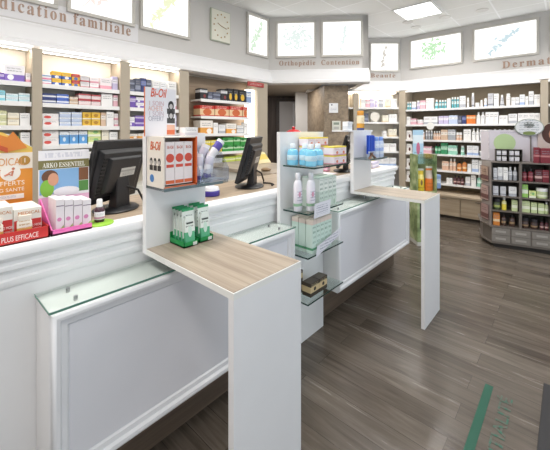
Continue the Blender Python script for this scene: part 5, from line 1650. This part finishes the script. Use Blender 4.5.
def grow(z, items, where, lift=0.0009, y=.035):
    seen = {}
    for it in items:
        x, w_, h_, st, kind = it[:5]
        yy = it[5] if len(it) > 5 else y
        word, m_ = STY[st]
        n = seen.get((st, kind), 0); seen[(st, kind)] = n + 1
        d_ = min(.09, w_ * 1.0)
        M = hd @ Matrix.Translation((x + w_ / 2, yy + d_ / 2, z + lift))
        noun = {'carton': 'carton', 'bottle': 'bottle', 'slim': 'slim bottle', 'jar': 'jar', 'cone': 'conical bottle', 'tube': 'tube'}[kind]
        if kind == 'carton': o = carton(M, w_ * .97, d_, h_, m_)
        else: o = container(M, kind, w_ * .97, h_, m_, CAPD if st in ('amber', 'brown', 'darkred', 'maroon', 'darkgreen') else CAPW, 'jar' if kind == 'jar' else 'bottle')
        tag(o, f"{word} {noun}, {ORD[n]} such {where} from the pocketed end", {'carton': 'carton', 'jar': 'jar'}.get(kind, 'bottle'), 'products ' + where)


grow(1.095, [(.45, .055, .19, 'maroon', 'carton'), (.51, .11, .18, 'maroon', 'carton'), (.63, .12, .19, 'maroon', 'carton'), (.76, .12, .17, 'maroon', 'carton')], 'on the gondola top')
grow(.86, [(.03, .045, .15, 'gris', 'carton'), (.08, .05, .16, 'whitegrey', 'carton'), (.135, .05, .16, 'white', 'carton'), (.19, .045, .17, 'greyitem', 'bottle'), (.24, .045, .17, 'greyitem', 'bottle'),
           (.325, .06, .15, 'maroon', 'bottle'), (.39, .06, .16, 'maroon', 'bottle'), (.46, .07, .15, 'darkred', 'carton'), (.532, .065, .15, 'maroon', 'carton'),
           (.645, .08, .15, 'maroon', 'carton'), (.74, .08, .15, 'darkred', 'carton'), (.83, .08, .15, 'maroon', 'carton'), (.98, .1, .14, 'maroon', 'carton'), (1.1, .1, .14, 'maroon', 'carton')], 'on the upper gondola shelf')
grow(.66, [(.025, .06, .115, 'gris', 'carton'), (.105, .06, .115, 'gris', 'carton'), (.195, .08, .12, 'whitegrey', 'carton'),
           (.33, .06, .16, 'leaf', 'carton'), (.40, .07, .085, 'lime', 'carton'), (.475, .12, .125, 'palegreen', 'jar'),
           (.645, .09, .13, 'darkgreen', 'carton'), (.75, .09, .13, 'palegreen', 'carton'), (.98, .1, .14, 'palegreen', 'carton'), (1.1, .1, .14, 'leaf', 'carton')], 'on the second gondola shelf')
grow(.475, [(.03, .08, .14, 'darkgreen', 'jar'), (.12, .055, .16, 'yellow', 'bottle'), (.225, .06, .14, 'palegreen', 'carton'),
            (.325, .085, .14, 'palegreen', 'carton'), (.42, .06, .13, 'palegreen', 'carton'), (.49, .06, .125, 'palegreen', 'carton'), (.552, .045, .15, 'palegreen', 'bottle'),
            (.645, .07, .14, 'palegreen', 'carton'), (.74, .07, .14, 'darkgreen', 'carton'), (.85, .07, .14, 'palegreen', 'carton'), (.98, .1, .14, 'palegreen', 'carton'), (1.1, .1, .14, 'leaf', 'carton')], 'on the third gondola shelf')
grow(.275, [(.025, .075, .16, 'amber', 'carton'), (.115, .055, .15, 'brown', 'bottle'), (.20, .065, .15, 'brown', 'bottle'),
            (.325, .08, .13, 'brown', 'jar'), (.42, .075, .12, 'brown', 'jar'), (.508, .042, .12, 'darkred', 'bottle'), (.555, .042, .12, 'darkred', 'bottle'),
            (.645, .07, .13, 'brown', 'carton'), (.74, .07, .13, 'darkred', 'carton'), (.98, .1, .14, 'brown', 'carton'), (1.1, .1, .14, 'amber', 'carton')], 'on the lowest gondola shelf')

# ------------------------------------------------------------------ leafy cardboard stand at the counter end
SA = Vector(onZ(417.5, 246, 0)); su = Vector((SF, -CF))      # front line square to the doorway view
ss = thing('cardboard_stand', (SA.x, SA.y, 0), 'leafy green cardboard floor stand with clear top at the counter end', 'display stand', None, math.atan2(su.y, su.x))
sw, sd_ = .25, .24


def leafy():
    m, nt, b = nm('leaf_print')
    tc = N(nt, 'ShaderNodeTexCoord'); no = N(nt, 'ShaderNodeTexNoise'); no.inputs['Scale'].default_value = 7; no.inputs['Detail'].default_value = 4
    nt.links.new(tc.outputs['Object'], no.inputs['Vector'])
    r = N(nt, 'ShaderNodeValToRGB'); e = r.color_ramp.elements
    e[0].position = .35; e[0].color = srgb('#6f8258'); e[1].position = .66; e[1].color = srgb('#c9d2a8'); x = e.new(.5); x.color = srgb('#98ac78')
    nt.links.new(no.outputs['Fac'], r.inputs[0]); nt.links.new(r.outputs[0], b.inputs['Base Color'])
    b.inputs['Roughness'].default_value = .4
    return m


LEAF = leafy()
MB().box(0, sw, 0, sd_, .0, .05).build('base_board', plain('#d9d8d2', .5), ss, local=True)
MB().box(0, .008, 0, sd_, .05, 1.18).build('side_panel', LEAF, ss, local=True)
MB().box(sw - .008, sw, 0, sd_, .05, 1.18).build('side_panel', LEAF, ss, local=True)
MB().box(.008, sw - .008, sd_ - .008, sd_, .05, 1.18).build('rear_panel', LEAF, ss, local=True)
MB().box(.008, sw - .008, .0, .008, .05, .70).build('front_panel', LEAF, ss, local=True)
MB().box(.03, .08, -.003, 0, .22, .66).build('dark_silhouette', plain('#23282a', .5), ss, local=True)
for z in (.70, .45): MB().box(.008, sw - .008, .008, sd_ - .008, z - .02, z).build('shelf', plain('#b9c49a', .5), ss, local=True)
MB().box(.0, sw, -.004, .0, 1.06, 1.19).build('clear_header', glass('#e4ede0', .05, alpha=.4), ss, local=True)
Wst = Matrix.Translation((SA.x, SA.y, 0)) @ Matrix.Rotation(math.atan2(su.y, su.x), 4, 'Z')
hc = MB().mbox(Wst, .0, .14, .14, .146, 1.05, 1.50).build('header_card', printed('#a9cbe2', '#d9e6ee', (.6, .85), blob='#c06a8a', blob_at=(.5, .45, .18), ink='#6f8aa6', lines=(.1, .35)), ss)


def pouch(x, y, z, w_, h_, m_, label, cat='pouch'):
    t = thing('treat_pouch', tuple(Wst @ Vector((x, y, z))), label, cat, 'pouches in the leafy stand', math.atan2(su.y, su.x))
    b = MB()
    zs = [(0, .5, .035), (.12, .5, .055), (.5, .46, .05), (.85, .42, .02), (1.0, .44, .006)]
    rows = []
    for f, hw_, dp_ in zs:
        rows.append([b.bm.verts.new((w_ * hw_ * math.cos(a), dp_ * math.sin(a) * (w_ / .1), h_ * f)) for a in [2 * math.pi * k / 12 for k in range(12)]])
    for r0, r1 in zip(rows, rows[1:]):
        for k in range(12): b._f([r0[k], r0[(k + 1) % 12], r1[(k + 1) % 12], r1[k]])
    b._f(rows[0][::-1]); b._f(rows[-1])
    b.build('pouch_body', m_, t, local=True, smooth=True)
    b = MB().box(-w_ * .43, w_ * .43, -.008, .008, h_ * .985, h_ * 1.08)
    b.build('hang_flap', plain('#d7d7cf', .4), t, local=True)
    return t


pouch(.066, .08, .701, .11, .27, printed('#e2c53a', '#f1e28a', (.6, .8), blob='#7a5a2a', blob_at=(.5, .42, .13), ink='#8a6a2a', lines=(.15, .3)), 'yellow pouch with brown motif in the leafy stand')
pouch(.184, .08, .701, .10, .30, printed('#e07c34', '#c9b9b0', (.55, .9), ink='#b05a26', lines=(.1, .4)), 'orange pouch with grey top in the leafy stand')
pouch(.125, .185, .701, .07, .2, printed('#8a7a6e', '#c9beb4', (.3, .6)), 'brown grey pouch between the yellow and orange pouches')
bl = MB().mbox(Wst, sw + .005, sw + .055, .0, .09, .74, .92).build('blue_pack', printed('#7f9ac6', '#c9d4e6', (.4, .7)), bevel=.01)
o = bl; bl.parent = ss; bl.matrix_parent_inverse = Matrix(); bl.data.transform(wm(ss).inverted())
bl.name = 'blue_side_pack'
o2 = MB().lathe([(0, 0), (.05, .0), (.06, .02), (.05, .06), (.0, .07)], M=Wst @ Matrix.Translation((.19, .12, 1.12)), seg=18).build('gold_ornament', plain('#a88a3a', .5), ss, smooth=True)

# ------------------------------------------------------------------ floor tape, lettering, mat
TAPE = plain('#075540', .6, var=.12)
tp = MB().box(1.2, 2.275, .332, .372, .0006, .0016).build('floor_tape', TAPE)
tag(tp, 'green tape stripe stuck on the plank floor', 'tape')
me = text_mesh('CONFIDENTIALITÉ', .078, frame((1.23, .236, .0012), (1, 0, 0), (0, 1, 0)), .0004, width=1.0, bold=.001)
wm_, nt, b = nm('worn_paint')
tc = N(nt, 'ShaderNodeTexCoord'); no = N(nt, 'ShaderNodeTexNoise'); no.inputs['Scale'].default_value = 60; no.inputs['Detail'].default_value = 4
nt.links.new(tc.outputs['Object'], no.inputs['Vector'])
r_ = N(nt, 'ShaderNodeValToRGB'); r_.color_ramp.elements[0].position = .42; r_.color_ramp.elements[0].color = srgb('#0d5a48'); r_.color_ramp.elements[1].position = .6; r_.color_ramp.elements[1].color = srgb('#574d45')
nt.links.new(no.outputs['Fac'], r_.inputs[0]); nt.links.new(r_.outputs[0], b.inputs['Base Color'])
fl = link('floor_lettering', me, wm_)
tag(fl, 'worn green capital letters on the floor beside the tape stripe', 'sign')
mt = thing('door_mat', (1.6, -.4, 0), 'dark grey entrance mat at the edge of the plank floor', 'mat')
MB().box(.8, 2.50, -1.2, .115, .0005, .010).build('mat_border', plain('#2c2b2d', .7), mt, bevel=.003)
MB().box(.86, 2.44, -1.14, .055, .0101, .013).build('mat_pile', plain('#3a393b', .95, var=.1), mt)
# ------------------------------------------------------------------ lamps
def area(name, loc, sx, sy, power, rot=(0, 0, 0), col=(1, .97, .93)):
    l = bpy.data.lights.new(name, 'AREA')
    l.shape = 'RECTANGLE'; l.size = sx; l.size_y = sy; l.energy = power; l.color = col
    o = bpy.data.objects.new(name, l)
    COL.objects.link(o)
    o.location = loc; o.rotation_euler = rot
    return o


for x, y, p in ((5.32, 1.775, 22), (3.2, 1.5, 26), (1.2, 1.5, 22), (3.2, .2, 14), (5.3, -.4, 16), (-.4, 1.5, 22), (-.6, -.3, 22)):  # first lights the modelled panel; the rest are unseen, added to brighten the room
    area('ceiling_panel_and_fill_light', (x, y, CEIL - .05), .56, .56, p).data.spread = R(150 if x > 5 else 178)
area('shop_window_daylight', (2.4, -2.35, 1.5), 6.0, 2.4, 38, (R(126), 0, 0), (.86, .92, 1.0))
p_ = dr(5.95, .3)
area('corridor_fill_light', (p_[0], p_[1], 2.26), .4, .4, 9)  # unseen lamp added to brighten the corridor
